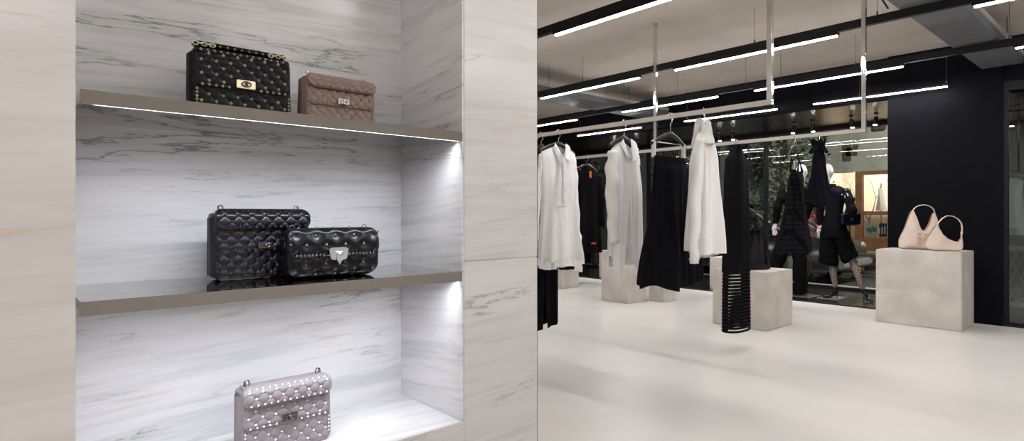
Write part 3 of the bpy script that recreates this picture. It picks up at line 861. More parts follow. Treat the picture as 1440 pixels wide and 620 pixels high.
# 3 long white shirt in the middle
Y3 = 2.44
hanger(R1X, Y3, RZ, .1, 'black hanger holding the long white shirt with curved tails', span=.165, drop=.085)
H3 = ((-1., -.87), (-.82, -.97), (-.6, -1.015), (-.3, -.985), (-.02, -.86), (.10, -.82), (.16, -.93), (.3, -.985), (1., -.975))
def hem3(th):
    c = math.cos(th)
    if math.sin(th) > .15: return -.95
    for (a, x), (b_, y) in zip(H3, H3[1:]):
        if c <= b_:
            q = (c - a) / (b_ - a); return x + (y - x) * q * q * (3 - 2 * q)
    return -.975
t, b = shirt('long white shirt with open collar and low curved tails on the front rail', R1X, Y3, .1, -.12, -.185, -.99, .18, .18, 11, hem3,
      tab((0, .150), (.08, .158), (.4, .165), (1., .185)), tab((0, .016), (.06, .045), (.4, .06), (1, .05)),
      [([(-.135, 0, -.20), (-.168, -.01, -.36), (-.172, -.02, -.58), (-.165, -.03, -.78)], [.042, .050, .048, .040])],
      front=.08, amp=tab((0, 0), (.1, .004), (.4, .010), (1, .018)), vneck=.13, ncol=False, leaf=[(.052, -.02, -.098), (.012, -.060, -.255), (.070, -.072, -.235), (.105, -.036, -.150)], post=lambda x, y, z: (x, y + (.055 * math.exp(-((x - .012) / .014) ** 2) * min(1, max(0, (z + .93) / .25)) if y < 0 else 0), z))
obj('sleeve', sleeve([(.14, .0, -.20), (.155, .05, -.36), (.15, .07, -.58), (.14, .075, -.74)], [.045, .052, .048, .04], 4), 'cotton_white', t, True)
obj('placket', MB().grid([[(-.014 + .004 * math.sin(i * .7) - .020 * k, -.054 - .020 * min(1, i / 8) + .004 * k, -.27 - i * .045) for k in (0, .5, 1)] for i in range(13)]), 'cotton_white', t, True)

# 4 flared black skirt under a clip hanger
Y4 = 2.083
hanger(R1X, Y4, RZ, 0, 'black hanger with white clips holding the flared black skirt', span=.19, drop=.095, fall=.075, clips=True)
t = garment_root('skirt', 'flared black skirt clipped under a hanger in the middle of the front rail', 'skirt', R1X, Y4, RZ, 0)
fo = folds(8, (3, 4, 7))
hem4 = lambda th: -1.05 - .014 * math.cos(th) - .015 * math.sin(3 * th)
obj('skirt_body', cloth(lambda th: -.265, hem4, lambda q: .165 + .015 * q, tab((0, .016), (.1, .04), (1, .10)), cx=lambda q: -.085 * q, fo=fo, amp=tab((0, .004), (.2, .010), (1, .034)), n=120, rows=40), 'wool_navy', t, True)
obj('waistband', cloth(lambda th: -.250, lambda th: -.28, tab((0, .167), (1, .169)), tab((0, .0175), (1, .0215)), n=48, rows=2, amp=lambda q: 0.), 'wool_navy', t, True)
# second black skirt, further on the rear rail
Y5 = 2.98
hanger(R2X, Y5, RZ - .003, 0, 'black hanger on the rear rail holding the straight black skirt', span=.19, clips=True)
t = garment_root('skirt', 'straight black skirt on the rear rail seen past the flared skirt and white blouse', 'skirt', R2X, Y5, RZ, 0)
obj('skirt_body', cloth(lambda th: -.21, lambda th: -1.235 - .01 * math.sin(2 * th), lambda q: .17 + .10 * q, tab((0, .016), (.2, .04), (1, .09)), fo=folds(18, (3, 5, 9)), amp=tab((0, .002), (1, .022)), n=110, rows=34), 'wool_navy', t, True)
obj('waistband', cloth(lambda th: -.196, lambda th: -.222, tab((0, .172), (1, .174)), tab((0, .0175), (1, .02)), n=48, rows=2, amp=lambda q: 0.), 'wool_navy', t, True)

# 5 white blouse hanging nearly side-on
Y6 = 1.854
A6 = .42
hanger(R1X, Y6, RZ, A6, 'black hanger under the white blouse with a twisted collar', span=.03, drop=.085, fall=.015)
def hem6(th): return -.84 - .015 * math.sin(2 * th + 1) - .02 * math.cos(th)
t, b = shirt('white blouse with twisted stand collar hanging between skirt and striped net dress', R1X, Y6, A6, -.085, -.15, -.85, .15, .15, 31, hem6,
      tab((0, .07), (.06, .10), (.3, .145), (1., .175)), tab((0, .02), (.08, .045), (.3, .066), (1, .088)),
      [([(-.08, .0, -.17), (-.125, .02, -.36), (-.150, .03, -.60), (-.155, .035, -.80), (-.155, .035, -.872)], [.04, .052, .050, .042, .036])],
      kind='blouse', ncol=False, amp=tab((0, .004), (.2, .012), (1, .022)))
for s, (x, y) in ((1, (-.035, -.02)), (-1, (.03, .03))):
    k = cloth(lambda th: -.066 - .012 * s, lambda th: -.20, tab((0, .028), (.3, .038), (1, .06)), tab((0, .022), (.4, .03), (1, .045)), cx=lambda q: x - .03 * q * s, cy=lambda q: y, fo=folds(3, (3, 5)), amp=lambda q: .006, n=40, rows=12)
    k.sphere((x, y, -.066 - .012 * s), .031, 14, (1, .8, .8))
    obj('twisted_collar', k, 'cotton_white', t, True)

# 6 striped net dress on the rear rail
Y7 = 2.47
hanger(R2X, Y7, RZ - .003, 0, 'black hanger inside the striped net dress', span=.11, drop=.075, fall=.05)
t = garment_root('dress', 'long black knitted dress with a see-through striped net hem', 'dress', R2X, Y7, RZ, 0)
rxd = tab((0, .050), (.022, .058), (.030, .085), (.085, .152), (.2, .160), (.45, .158), (.8, .175), (1, .178)); ryd = tab((0, .03), (.05, .035), (.12, .05), (.5, .07), (1, .075))
ZTOP, ZB, ZN = -.022, -1.575, -1.09
def ribbed(z0, z1, rows):
    R = []
    for i in range(rows + 1):
        z = z0 + (z1 - z0) * i / rows; q = (z - ZTOP) / (ZB - ZTOP)
        rib = .004 * (i % 2)
        R.append([((rxd(q) + rib) * math.copysign(abs(math.cos(a)) ** .85, math.cos(a)) + .004 * math.sin(3 * a + 6 * q), (ryd(q) + rib) * math.copysign(abs(math.sin(a)) ** .85, math.sin(a)) + .005 * math.sin(5 * a + 4 * q), z - .008 * abs(math.cos(a)) * 0) for a in [2 * PI * j / 72 for j in range(72)]])
    return MB().grid(R, True)
obj('dress_body', ribbed(ZTOP, ZN, 110), 'knit_black', t, True)
nb = 17
for i in range(nb + 1):
    z = ZN + (ZB - ZN) * i / nb; q = (z - ZTOP) / (ZB - ZTOP)
    band = MB()
    R = []
    for dz in (.0098, .005, -.005, -.0098):
        o = .004 if abs(dz) < .006 else 0.
        R.append([((rxd(q) + o) * math.copysign(abs(math.cos(a)) ** .85, math.cos(a)), (ryd(q) + o) * math.copysign(abs(math.sin(a)) ** .85, math.sin(a)), z + dz - .004 * math.sin(a) ** 2 * (1 if math.sin(a) < 0 else -.3)) for a in [2 * PI * j / 60 for j in range(60)]])
    band.grid(R, True)
    obj('net_band', band, 'knit_black', t, True)
for s, aw in ((-1, .22), (1, .55)):
    sd = MB(); R = []
    for i in range(25):
        z = ZN + .01 + (ZB - ZN - .015) * i / 24; q = (z - ZTOP) / (ZB - ZTOP)
        R.append([((rxd(q) - .001) * s * math.copysign(abs(math.cos(a)) ** .85, math.cos(a)) , (ryd(q) - .001) * math.copysign(abs(math.sin(a)) ** .85, math.sin(a)), z) for a in [-aw + 2 * aw * j / 8 for j in range(9)]])
    obj('side_panel', sd.grid(R), 'knit_black', t, True)

# 7 gridded short dress and small black top on the rear rail
Y8 = 1.99
hanger(R2X, Y8, RZ - .003, .1, 'black hanger holding the checked black strap dress', span=.14, drop=.06, fall=.10)
t = garment_root('dress', 'short black strap dress with a raised check pattern on the rear rail', 'dress', R2X, Y8, RZ, .1)
obj('dress_body', cloth(lambda th: -.285 + .025 * abs(math.cos(th)), lambda th: -.905 - .012 * math.sin(3 * th), tab((0, .12), (.1, .122), (.3, .132), (1, .195)), tab((0, .02), (.1, .04), (1, .10)), cx=lambda q: .055 * (1 - q), fo=folds(14, (3, 5, 7)), amp=tab((0, .002), (.3, .008), (1, .024)), n=110, rows=36), 'grid_tweed', t, True)
for s in (-1, 1): obj('strap', MB().tube([(.05 + s * .085, -.018, -.275), (.02 + s * .09, .0, -.165), (.05 + s * .085, .018, -.275)], .006, 6, flat=1.6), 'grid_tweed', t, True)
obj('swing_tag', B((-.100, -.028, -.262), (-.070, -.024, -.205), .001), 'clip_white', t, label='white swing tag')
Y9 = 1.81
hanger(R2X, Y9, RZ - .003, 0, 'small black hanger under the gathered black top at the rail end', span=.022, drop=.06, fall=.01)
t = garment_root('top', 'small gathered black top hanging side-on near the right end of the rear rail', 'top', R2X, Y9, RZ, 0)
obj('top_body', cloth(lambda th: -.075, lambda th: -.535 - .02 * math.sin(th * 2), tab((0, .035), (.1, .045), (.3, .055), (1, .115)), tab((0, .02), (.3, .04), (1, .07)), fo=folds(41, (3, 5, 8)), amp=tab((0, .004), (1, .016)), n=80, rows=26), 'wool_navy', t, True)
k = cloth(lambda th: -.045 + .010 * math.sin(5 * th), lambda th: -.13 - .018 * math.sin(3 * th), tab((0, .065), (.4, .042), (1, .075)), tab((0, .04), (.4, .03), (1, .055)), fo=folds(4, (5, 7)), amp=lambda q: .012, n=60, rows=10)
obj('ruffle_collar', k, 'wool_navy', t, True)
# 8 hangers and black garments at the left of the rear rail
hanger(R2X, 3.52, RZ - .003, .15, 'empty black hanger on the rear rail, seen right of the long white shirt', span=.17)
for Yh, lb, lb2, wd in ((4.14, 'black hanger with orange lining visible on the rear rail, far left', 'black jacket with an orange inside label far left on the rear rail', .19), (4.34, 'black hanger furthest left in view on the rear rail', 'long black coat furthest left in view on the rear rail', .18)):
    hanger(R2X, Yh, RZ - .003, 0, lb, span=.18, drop=.07)
    t = garment_root('jacket' if Yh < 4.2 else 'coat', lb2, 'jacket' if Yh < 4.2 else 'coat', R2X, Yh, RZ, 0)
    hb = -1.02 if Yh < 4.2 else -1.2
    obj('garment_body', cloth(lambda th: -.125 - .06 * abs(math.cos(th)) ** 1.2, lambda th: hb, tab((0, wd), (.3, .17), (1, .2)), tab((0, .014), (.1, .04), (1, .06)), fo=folds(int(Yh * 10), (3, 5, 7)), amp=tab((0, 0), (1, .016)), n=80, rows=26), 'wool_black', t, True)
    for s in (-1, 1): obj('sleeve', sleeve([(s * wd * .93, 0, -.20), (s * .215, -.01, -.45), (s * .22, -.015, -.75)], [.045, .052, .04], 5 + s), 'wool_black', t, True)
    if Yh < 4.2:
        obj('inside_label', B((-.012, -.05, -.225), (.016, -.042, -.155), .002), 'label_orange', t, label='orange label')
        obj('hem_label', B((-.02, -.078, -.925), (.06, -.072, -.905), .001), 'label_red', t, label='red trim')

# ------------------------------------------------------------------ window spotlights
SPX = 8.75
spots = []
def make_spot():
    t = thing('spotlight', '', 'spotlight', (0, 0, SOF))
    obj('mount', MB().lathe([(.028, -.012), (.028, -.0004)], n=16), 'black_metal', t)
    obj('stem', MB().lathe([(.007, -.045), (.007, -.012)], n=10), 'chrome', t)
    hd = MB().lathe([(.026, -.155), (.029, -.15), (.029, -.055), (.022, -.045)], n=18)
    hd.v = [(x - (z + .05) * .22, y, z) for x, y, z in hd.v]
    h = obj('lamp_head', hd, 'black_metal', t, 'angle')
    le = MB().lathe([(.023, -.162), (.023, -.1555)], n=18); le.v = [(x - (z + .05) * .22, y, z) for x, y, z in le.v]
    obj('lens', le, 'spot_lens', h)
    la = bpy.data.lights.new('spot_beam', 'SPOT'); la.energy = 45; la.spot_size = math.radians(70); la.spot_blend = .6; la.shadow_soft_size = .025; la.color = (1, .95, .88)
    lo = bpy.data.objects.new('spot_beam', la); link(lo, h); lo.location = (.026, 0, -.172); lo.rotation_euler = (0, 0, 0)
    return t
names = [(1232, 'window spotlight nearest the black pillar'), (1197, 'window spotlight second from the black pillar, above the mannequin in heels'), (1143, 'window spotlight above the small gathered black top'), (1117, 'window spotlight above the checked black dress'), (1030, 'window spotlight just left of the striped net dress hanger'), (1011, 'window spotlight behind the shoulder of the white blouse'), (897, 'window spotlight just right of the long white shirt collar'), (876, 'window spotlight behind the long white shirt collar'), (862, 'window spotlight left of the long white shirt collar')]
proto = make_spot()
for i, (p, lb) in enumerate(names):
    o = proto if i == 0 else copy_tree(proto)
    q = on_x(p, 180, SPX); o.location = (SPX, q.y, SOF); o.rotation_euler = (0, 0, rnd.uniform(-.6, .6) + (PI if i % 3 == 0 else 0))
    o['label'] = lb; o['group'] = 'window spotlights'

# ------------------------------------------------------------------ mannequins
def skin(name, joints, edges, m, parent, sub=2, root=0):
    """joints: (vector, radius or (rx, ry))"""
    me = bpy.data.meshes.new(name)
    me.from_pydata([tuple(j[0]) for j in joints], edges, [])
    o = bpy.data.objects.new(name, me); link(o, parent)
    me.materials.append(MATS[m])
    md = o.modifiers.new('Skin', 'SKIN'); md.use_smooth_shade = True; md.branch_smoothing = .6
    sv = me.skin_vertices[0].data
    for i, j in enumerate(joints):
        r = j[1]; sv[i].radius = (r, r) if not isinstance(r, tuple) else r
        sv[i].use_root = (i == root)
    ss = o.modifiers.new('Subdivision', 'SUBSURF'); ss.levels = sub; ss.render_levels = sub
    return o
def chain(js): return [(i, i + 1) for i in range(len(js) - 1)]
def hand_joints(w, d, side, s=1.):
    """palm and five fingers from wrist w, hanging along d; side = across vector"""
    J = [(w, .021 * s), (w + d * .045 * s, (.017 * s, .030 * s)), (w + d * .085 * s, (.014 * s, .034 * s))]
    Ed = [(0, 1), (1, 2)]
    fw = d.cross(side).normalized()
    for k, (off, ln) in enumerate(((-.030, .066), (-.010, .076), (.010, .072), (.029, .056))):
        b0 = len(J)
        J.append((w + d * .098 * s + side * off * s, .0088 * s)); J.append((w + d * (.098 + ln * .5) * s + side * off * 1.12 * s + fw * .006, .0080 * s)); J.append((w + d * (.096 + ln) * s + side * off * 1.18 * s + fw * .016, .0062 * s))
        Ed += [(2, b0), (b0, b0 + 1), (b0 + 1, b0 + 2)]
    b0 = len(J)
    J += [(w + d * .040 * s - side * .034 * s, .010 * s), (w + d * .068 * s - side * .052 * s + fw * .008, .0088 * s), (w + d * .094 * s - side * .058 * s + fw * .014, .007 * s)]
    Ed += [(1, b0), (b0, b0 + 1), (b0 + 1, b0 + 2)]
    return J, Ed
def head_mesh(c, rz, r=.098):
    """featured mannequin head; c = centre, faces +x after turning by rz"""
    mb = MB(); R = []
    n, k = 32, 26
    for i in range(k + 1):
        ph = -PI / 2 + PI * i / k; row = []
        for j in range(n):
            th = 2 * PI * j / n
            cx, cy, cz = math.cos(ph) * math.cos(th), math.cos(ph) * math.sin(th), math.sin(ph)
            jaw = 1 - .26 * max(0, -cz) ** 1.3
            x = cx * .96 * (jaw if cx < 0 else (1 - .10 * max(0, -cz))) ; y = cy * .76 * jaw; z = cz * 1.22
            if cz < -.2 and cx < 0: x *= 1 - .35 * min(1, (-cz - .2) / .6)
            f = math.exp(-(cy / .16) ** 2) * (cx > 0)
            x += .15 * f * math.exp(-((cz + .12) / .13) ** 2) + .05 * f * math.exp(-((cz - .08) / .16) ** 2)   # nose
            x += .035 * math.exp(-(cy / .26) ** 2) * (cx > 0) * (math.exp(-((cz + .44) / .06) ** 2) + math.exp(-((cz + .55) / .06) ** 2))   # lips
            x += .05 * math.exp(-(cy / .3) ** 2) * (cx > 0) * math.exp(-((cz + .82) / .14) ** 2)   # chin
            for s in (-1, 1): x -= .075 * math.exp(-((cy - s * .36) / .16) ** 2 - ((cz - .06) / .13) ** 2) * (cx > 0)   # eye sockets
            row.append((x * r, y * r, z * r))
        R.append(row)
    mb.grid(R, True)
    for s in (-1, 1): mb.sphere((-.05 * r, s * .77 * r, -.02 * r), .2 * r, 10, (.75, .35, 1.35))
    mb.tube([(-.22 * r, 0, -.7 * r), (-.30 * r, 0, -1.25 * r), (-.42 * r, 0, -1.95 * r)], [.52 * r, .50 * r, .62 * r], 16)
    mb.xform(Matrix.Translation(c) @ Matrix.Rotation(rz, 4, 'Z')); return mb
def shoe(heel, toe, h=.075):
    """pointed slingback pump; heel/toe ground points"""
    mb = MB(); d = (toe - heel); L = d.length; d.normalize(); sd = Vector((-d.y, d.x, 0)); R = []
    for i in range(15):
        u = i / 14
        zc = h * (1 - min(1, u / .62)) ** 1.25 + .004
        w = (.026 + .012 * math.sin(PI * min(1, u * 1.15))) * (1 if u < .72 else max(.06, 1 - (u - .72) / .28))
        ht = .030 * (1 - .25 * u) if u > .5 or u < .22 else .012
        p = heel + d * (L * u)
        R.append([p + sd * (w * math.cos(a)) + Vector((0, 0, zc + ht * max(0, math.sin(a)) + (0 if math.sin(a) >= 0 else 0))) for a in [2 * PI * k / 14 for k in range(14)]])
    mb.grid(R, True)
    mb.tube([heel + d * .012 + Vector((0, 0, h)), heel + d * .004 + Vector((0, 0, h * .5)), heel + Vector((0, 0, .001))], [.018, .008, .006], 8)
    up = Vector((0, 0, h + .05))
    mb.loop([heel + d * .035 + up + d * (.036 * math.cos(a)) + sd * (.034 * math.sin(a)) - Vector((0, 0, .012 * math.cos(a))) for a in [2 * PI * k / 16 for k in range(16)]], .0045)
    return mb
V = Vector
def rel(p, o): return p - o
def mannequin(O, S, label):
    """S: dict of joint positions in world space"""
    t = thing('mannequin', label, 'mannequin', O)
    g = {k: v - O for k, v in S.items()}
    hc = g['head']
    obj('head', head_mesh(hc, S_HEAD), 'mannequin_white', t, True)
    # body: torso, legs and arms in one skinned surface
    J = [(g['pelvis'], .105), (g['waist'], (.085, .105)), (g['chest'], (.10, .135)), (g['collar'], (.055, .075)),
         (g['shl'], .058), (g['ell'], .042), (g['wrl'], .026), (g['shr'], .058), (g['elr'], .042), (g['wrr'], .026),
         (g['hipl'], .088), (g['knl'], .056), (g['cal'], .052), (g['anl'], .030), (g['hipr'], .088), (g['knr'], .056), (g['car'], .052), (g['anr'], .030)]
    Ed = [(0, 1), (1, 2), (2, 3), (2, 4), (4, 5), (5, 6), (2, 7), (7, 8), (8, 9), (0, 10), (10, 11), (11, 12), (12, 13), (0, 14), (14, 15), (15, 16), (16, 17)]
    skin('body', J, Ed, 'fishnet', t)
    return t, g
# --- the mannequin in heels
S_HEAD = -.12
MX = 8.60
P = lambda px_, py_, x=MX: on_x(px_, py_, x)
O1 = V((8.60, 2.93, 0.))
S = dict(head=P(1163, 242), collar=P(1169, 262), chest=P(1173, 278), waist=P(1172, 303), pelvis=P(1173, 320),
         shl=P(1158, 266), ell=P(1153, 292, 8.57), wrl=P(1154, 316, 8.62), shr=P(1189, 268), elr=P(1199, 296, 8.50), wrr=P(1190, 305, 8.72),
         hipl=P(1166, 330), knl=P(1171, 366), cal=P(1171, 379, 8.58), anl=P(1175, 405, 8.58), hipr=P(1181, 330), knr=P(1199, 366, 8.66), car=P(1204, 379, 8.64), anr=P(1214, 409, 8.62))
t, g = mannequin(O1, S, 'white headed mannequin in black suit, fishnet stockings and heels in the window')
J, Ed = hand_joints(g['wrl'], (V((.05, .12, -1))).normalized(), V((.9, -.35, 0)).normalized(), 1.05)
skin('hand', J, Ed, 'mannequin_white', t, 2)
J, Ed = hand_joints(g['wrr'], (V((.55, .55, -.25))).normalized(), V((.1, .2, 1)).normalized(), 1.)
skin('hand', J, Ed, 'mannequin_white', t, 2)
def jacket(g, m, t, hem_z, wl=1.):
    c = (g['shl'] + g['shr']) / 2; half = (g['shl'] - g['shr']).length / 2
    ax = (g['shl'] - g['shr']).normalized(); an = math.atan2(ax.y, ax.x)
    ztop = g['collar'].z + .01; zs = c.z
    bd = cloth(lambda th: ztop - (ztop - zs) * abs(math.cos(th)) ** 1.5 * .9, lambda th: hem_z, tab((0, half * .96), (.1, half * 1.02), (.55, half * .74), (1, half * 1.0)), tab((0, .05), (.15, .125), (.55, .105), (1, .145)), fo=folds(2, (3, 5)), amp=tab((0, 0), (1, .006)), n=64, rows=28)
    bd.xform(Matrix.Translation((c.x, c.y, 0)) @ Matrix.Rotation(an, 4, 'Z'))
    o = obj('jacket', bd, m, t, True)
    lap = MB().lathe([(.062, ztop - .035), (.066, ztop), (.058, ztop + .022), (.052, ztop + .02)], (g['collar'].x - .008, g['collar'].y, 0), 20)
    obj('jacket_collar', lap, m, o, True)
    for k in 'lr':
        a, b_, w = g['sh' + k], g['el' + k], g['wr' + k]
        obj('jacket_sleeve', sleeve([a, a.lerp(b_, .5), b_, b_.lerp(w, .5), b_.lerp(w, .92)], [.068, .064, .056, .052, .046], 3, .95), m, o, True)
    return o
jacket(g, 'wool_navy', t, g['pelvis'].z - .02)
def trouser(a, b_, r0, r1, r2, seed):
    return sleeve([a + V((0, 0, .03)), a.lerp(b_, .35), a.lerp(b_, .7), b_], [r0, r1, (r1 + r2) / 2, r2], seed, .9)
wb = cloth(lambda th: g['waist'].z, lambda th: g['hipl'].z - .03, tab((0, .125), (1, .175)), tab((0, .10), (1, .145)), n=48, rows=10, amp=lambda q: 0.)
wb.xform(Matrix.Translation((g['pelvis'].x, g['pelvis'].y, 0)) @ Matrix.Rotation(PI / 2, 4, 'Z'))
cu = obj('culottes', wb, 'wool_black', t, True)
kl = P(1165, 371, 8.58) - O1; kr = P(1196, 364, 8.64) - O1
obj('trouser_leg', trouser(g['hipl'] + V((0, .01, 0)), kl, .11, .12, .135, 2), 'wool_black', cu, True)
obj('trouser_leg', trouser(g['hipr'] + V((0, -.01, 0)), kr, .11, .115, .12, 4), 'wool_black', cu, True)
tl = V((8.40, 3.17, .005)) - O1; hl = V((g['anl'].x - .005, g['anl'].y - .02, .005))
obj('shoe', shoe(hl, hl + (tl - hl).normalized() * .225, .08), 'shoe_black', t, True, label='black slingback pump')
hr = V((g['anr'].x + .02, g['anr'].y + .0, .005))
obj('shoe', shoe(hr, hr + V((-.145, -.155, 0)), .08), 'shoe_black', t, True, label='black slingback pump')
obj('base_plate', B((8.36 - O1.x, 3.0 - O1.y, -.0015), (8.72 - O1.x, 3.26 - O1.y, .0045), .002), 'silver', t, label='flat steel base plate')
br = MB()
for i in range(26):
    a = g['shr'] + V((rnd.uniform(-.05, .05), rnd.uniform(-.07, .02), rnd.uniform(-.10, .05)))
    br.sphere(a + V((-.06, 0, 0)), .008, 6)
obj('shoulder_beading', br, 'silver', t, True, label='silver bead trim on the shoulder')
hb = thing('handbag', 'black clutch bag carried on the arm of the mannequin in heels', 'handbag', P(1195, 316, 8.50), FACE)
q = slab(MB(), round_hw(.25, 0, .15, .03, .03), 0, .15, lambda x, z: -.035, lambda x, z: .035, lambda x, z: .008, 30, 16)
obj('bag_body', q, 'leather_black', hb, True)
obj('flap', slab(MB(), round_hw(.25, .06, .152, .02, .02), .06, .152, lambda x, z: -.046, lambda x, z: -.037, lambda x, z: .004, 26, 8), 'leather_black', hb, True)
obj('clasp', B((-.015, -.056, .062), (.015, -.051, .082), .002), 'silver', hb)
obj('handle', MB().tube([(-.08, 0, .15), (-.05, 0, .20), (0, 0, .215), (.05, 0, .20), (.08, 0, .15)], .006, 8), 'leather_black', hb, True)
# --- the second mannequin behind the checked dress
S_HEAD = .1
MX = 8.50
O2 = V((8.50, 3.52, 0.))
S = dict(head=P(1127, 243), collar=P(1122, 264), chest=P(1120, 280), waist=P(1117, 303), pelvis=P(1116, 318),
         shl=P(1103, 268), ell=P(1093, 292, 8.46), wrl=P(1091, 314, 8.50), shr=P(1138, 268), elr=P(1137, 292, 8.60), wrr=P(1131, 312, 8.72),
         hipl=P(1107, 328), knl=P(1094, 366, 8.48), cal=P(1090, 380, 8.46), anl=P(1080, 404, 8.42), hipr=P(1123, 328), knr=P(1125, 366), car=P(1126, 380), anr=P(1127, 408, 8.52))
t, g = mannequin(O2, S, 'mannequin in black coat and wide trousers behind the checked strap dress')
J, Ed = hand_joints(g['wrl'], (V((.05, .15, -1))).normalized(), V((.9, -.35, 0)).normalized(), 1.05)
skin('hand', J, Ed, 'mannequin_white', t, 2)
J, Ed = hand_joints(g['wrr'], (V((.05, -.1, -1))).normalized(), V((.9, .2, 0)).normalized(), 1.05)
skin('hand', J, Ed, 'mannequin_white', t, 2)
jacket(g, 'wool_black', t, g['hipl'].z - .10)
wb = cloth(lambda th: g['waist'].z, lambda th: g['hipl'].z - .03, tab((0, .125), (1, .175)), tab((0, .10), (1, .145)), n=48, rows=10, amp=lambda q: 0.)
wb.xform(Matrix.Translation((g['pelvis'].x, g['pelvis'].y, 0)) @ Matrix.Rotation(PI / 2, 4, 'Z'))
cu = obj('trousers', wb, 'wool_black', t, True)
obj('trouser_leg', trouser(g['hipl'], P(1078, 410, 8.42) - O2, .115, .115, .12, 2), 'wool_black', cu, True)
obj('trouser_leg', trouser(g['hipr'], P(1126, 413, 8.52) - O2, .11, .105, .105, 4), 'wool_black', cu, True)
for k in 'lr':
    h0 = V((g['an' + k].x - .03, g['an' + k].y, .005)); obj('shoe', shoe(h0, h0 + V((.19, .02 if k == 'l' else -.03, 0)), .05), 'shoe_black', t, True)
obj('base_plate', B((-.2, -.2, -.0015), (.16, .12, .0035), .001), 'silver', t, label='flat steel base plate')

# ------------------------------------------------------------------ the street outside
GZ = -.12
struct('ground_pavement', B((9.72, -3., GZ - .1), (10.75, 16., GZ + .05)), 'sidewalk')
struct('ground_street', B((10.75, -3., GZ - .1), (13.1, 16., GZ - .02)), 'street')
struct('ground_far_pavement', B((13.1, -3., GZ - .1), (17., 16., GZ + .01)), 'street')
FXX = 14.0
# facade across the street with an opening for the lit shop
def fz(py, X, px_): return on_x(px_, py, X).z
sy0, sy1 = on_x(1300, 300, FXX).y, on_x(1146, 300, FXX).y
zh, zs = 2.06, .55
f = MB()
f.box((FXX, sy1, GZ), (FXX + .3, 15.5, 6.5)); f.box((FXX, -2., zh), (FXX + .29, sy1, 6.5)); f.box((FXX, -2., GZ), (FXX + .3, sy0, zh))
facade = tag(obj('building', f, 'facade_grey'), 'grey green rendered building across the street above the lit shop', 'building')
br = MB()
for (a, b_, c, d) in ((1186, 1197, 204, 226), (1201, 1207, 204, 209), (1201, 1206, 212, 218), (1190, 1199, 208, 219)):
    q0, q1 = on_x(a, c, FXX), on_x(b_, d, FXX); br.box((FXX - .02, q1.y, q1.z), (FXX - .0005, q0.y, q0.z))
obj('wall_vent', br, 'brick_dark', facade, label='brown brick patch')
st = MB()
for i in range(36):
    y = on_x(1248 - i * 4.2 - rnd.uniform(0, 2), 175, FXX).y; z = on_x(1200, 165 + rnd.uniform(0, 20), FXX).z
    if 10 < i < 16: continue
    st.box((FXX - .05, y - .05, z - .07), (FXX - .0005, y + .05 + rnd.random() * .05, z + .07), .02)
obj('stone_band', st, 'stone_brown', facade, label='brown rough stone band')
for i, (a, b_, c, d) in enumerate(((1062, 1080, 215, 262), (1030, 1052, 195, 250), (985, 1010, 200, 260))):
    q0, q1 = on_x(a, c, FXX), on_x(b_, d, FXX)
    wf = obj('window_frame', MB().box((FXX - .04, q1.y - .06, q1.z - .06), (FXX - .0005, q0.y + .06, q0.z + .06)), 'poster_dark', facade)
    obj('window_pane', B((FXX - .05, q1.y, q1.z), (FXX - .041, q0.y, q0.z)), 'car_glass', wf)
q0, q1 = on_x(1080, 190, FXX - .2), on_x(1097, 340, FXX - .2)
obj('pilaster', B((FXX - .15, q1.y, GZ + .02), (FXX - .0005, q0.y, 4.5)), 'sidewalk', facade, label='pale stone pilaster')
# lit shop with a timber front
sh = thing('shopfront', 'timber framed shopfront with a bright interior across the street', 'shop', (FXX, (sy0 + sy1) / 2, GZ + .01))
so_ = V((FXX, (sy0 + sy1) / 2, GZ + .01)); sy0 += .03; sy1 -= .03; zh -= .004
def shp(name, a, b_, m, parent=sh, bev=0., **k): return obj(name, MB().box(V(a) - so_, V(b_) - so_, bev), m, parent, **k)
shp('interior_wall', (FXX + 1.6, sy0, GZ + .02), (FXX + 1.65, sy1, zh + .3), 'shop_white')
shp('interior_floor', (FXX + .3, sy0, zs - .35), (FXX + 1.6, sy1, zs - .3), 'shop_white')
shp('interior_ceiling', (FXX + .3, sy0, zh + .3), (FXX + 1.65, sy1, zh + .35), 'shop_white')
for y in (sy0, sy1): shp('side_wall', (FXX + .3, y - .02, GZ + .02), (FXX + 1.65, y + .02, zh + .3), 'shop_white')
shp('ceiling_lamp', (FXX + .5, sy0 + .3, zh + .26), (FXX + 1.3, sy1 - .3, zh + .29), 'shop_lamp')
m0, m1 = on_x(1213, 300, FXX).y, on_x(1203, 300, FXX).y
shp('frame_post', (FXX - .03, m0, GZ + .02), (FXX + .10, m1, zh), 'wood', bev=.01)
shp('frame_post', (FXX - .03, sy0, GZ + .02), (FXX + .10, sy0 + .12, zh), 'wood', bev=.01)
shp('frame_post', (FXX - .03, sy1 - .12, GZ + .02), (FXX + .10, sy1, zh), 'wood', bev=.01)
shp('head_rail', (FXX - .03, sy0 + .12, zh - .08), (FXX + .08, m0, zh), 'wood')
ztr = on_x(1230, 299, FXX).z
shp('transom', (FXX - .02, sy0 + .12, ztr - .05), (FXX + .08, m0, ztr + .03), 'wood')
zsl = on_x(1230, 334, FXX).z
shp('sill_panel', (FXX - .03, sy0 + .12, GZ + .3), (FXX + .10, m0, zsl), 'wood')
shp('sill_panel', (FXX - .03, m1, GZ + .02), (FXX + .10, sy1 - .12, zsl - .15), 'wood')
shp('pane', (FXX + .03, sy0 + .12, zsl), (FXX + .036, m0, zh - .08), 'shop_glass')
shp('pane', (FXX + .03, m1, zsl - .15), (FXX + .036, sy1 - .12, zh), 'shop_glass')
shp('display_shelf', (FXX + .9, sy0 + .05, ztr - .02), (FXX + 1.55, sy1 - .05, ztr + .02), 'shop_white')
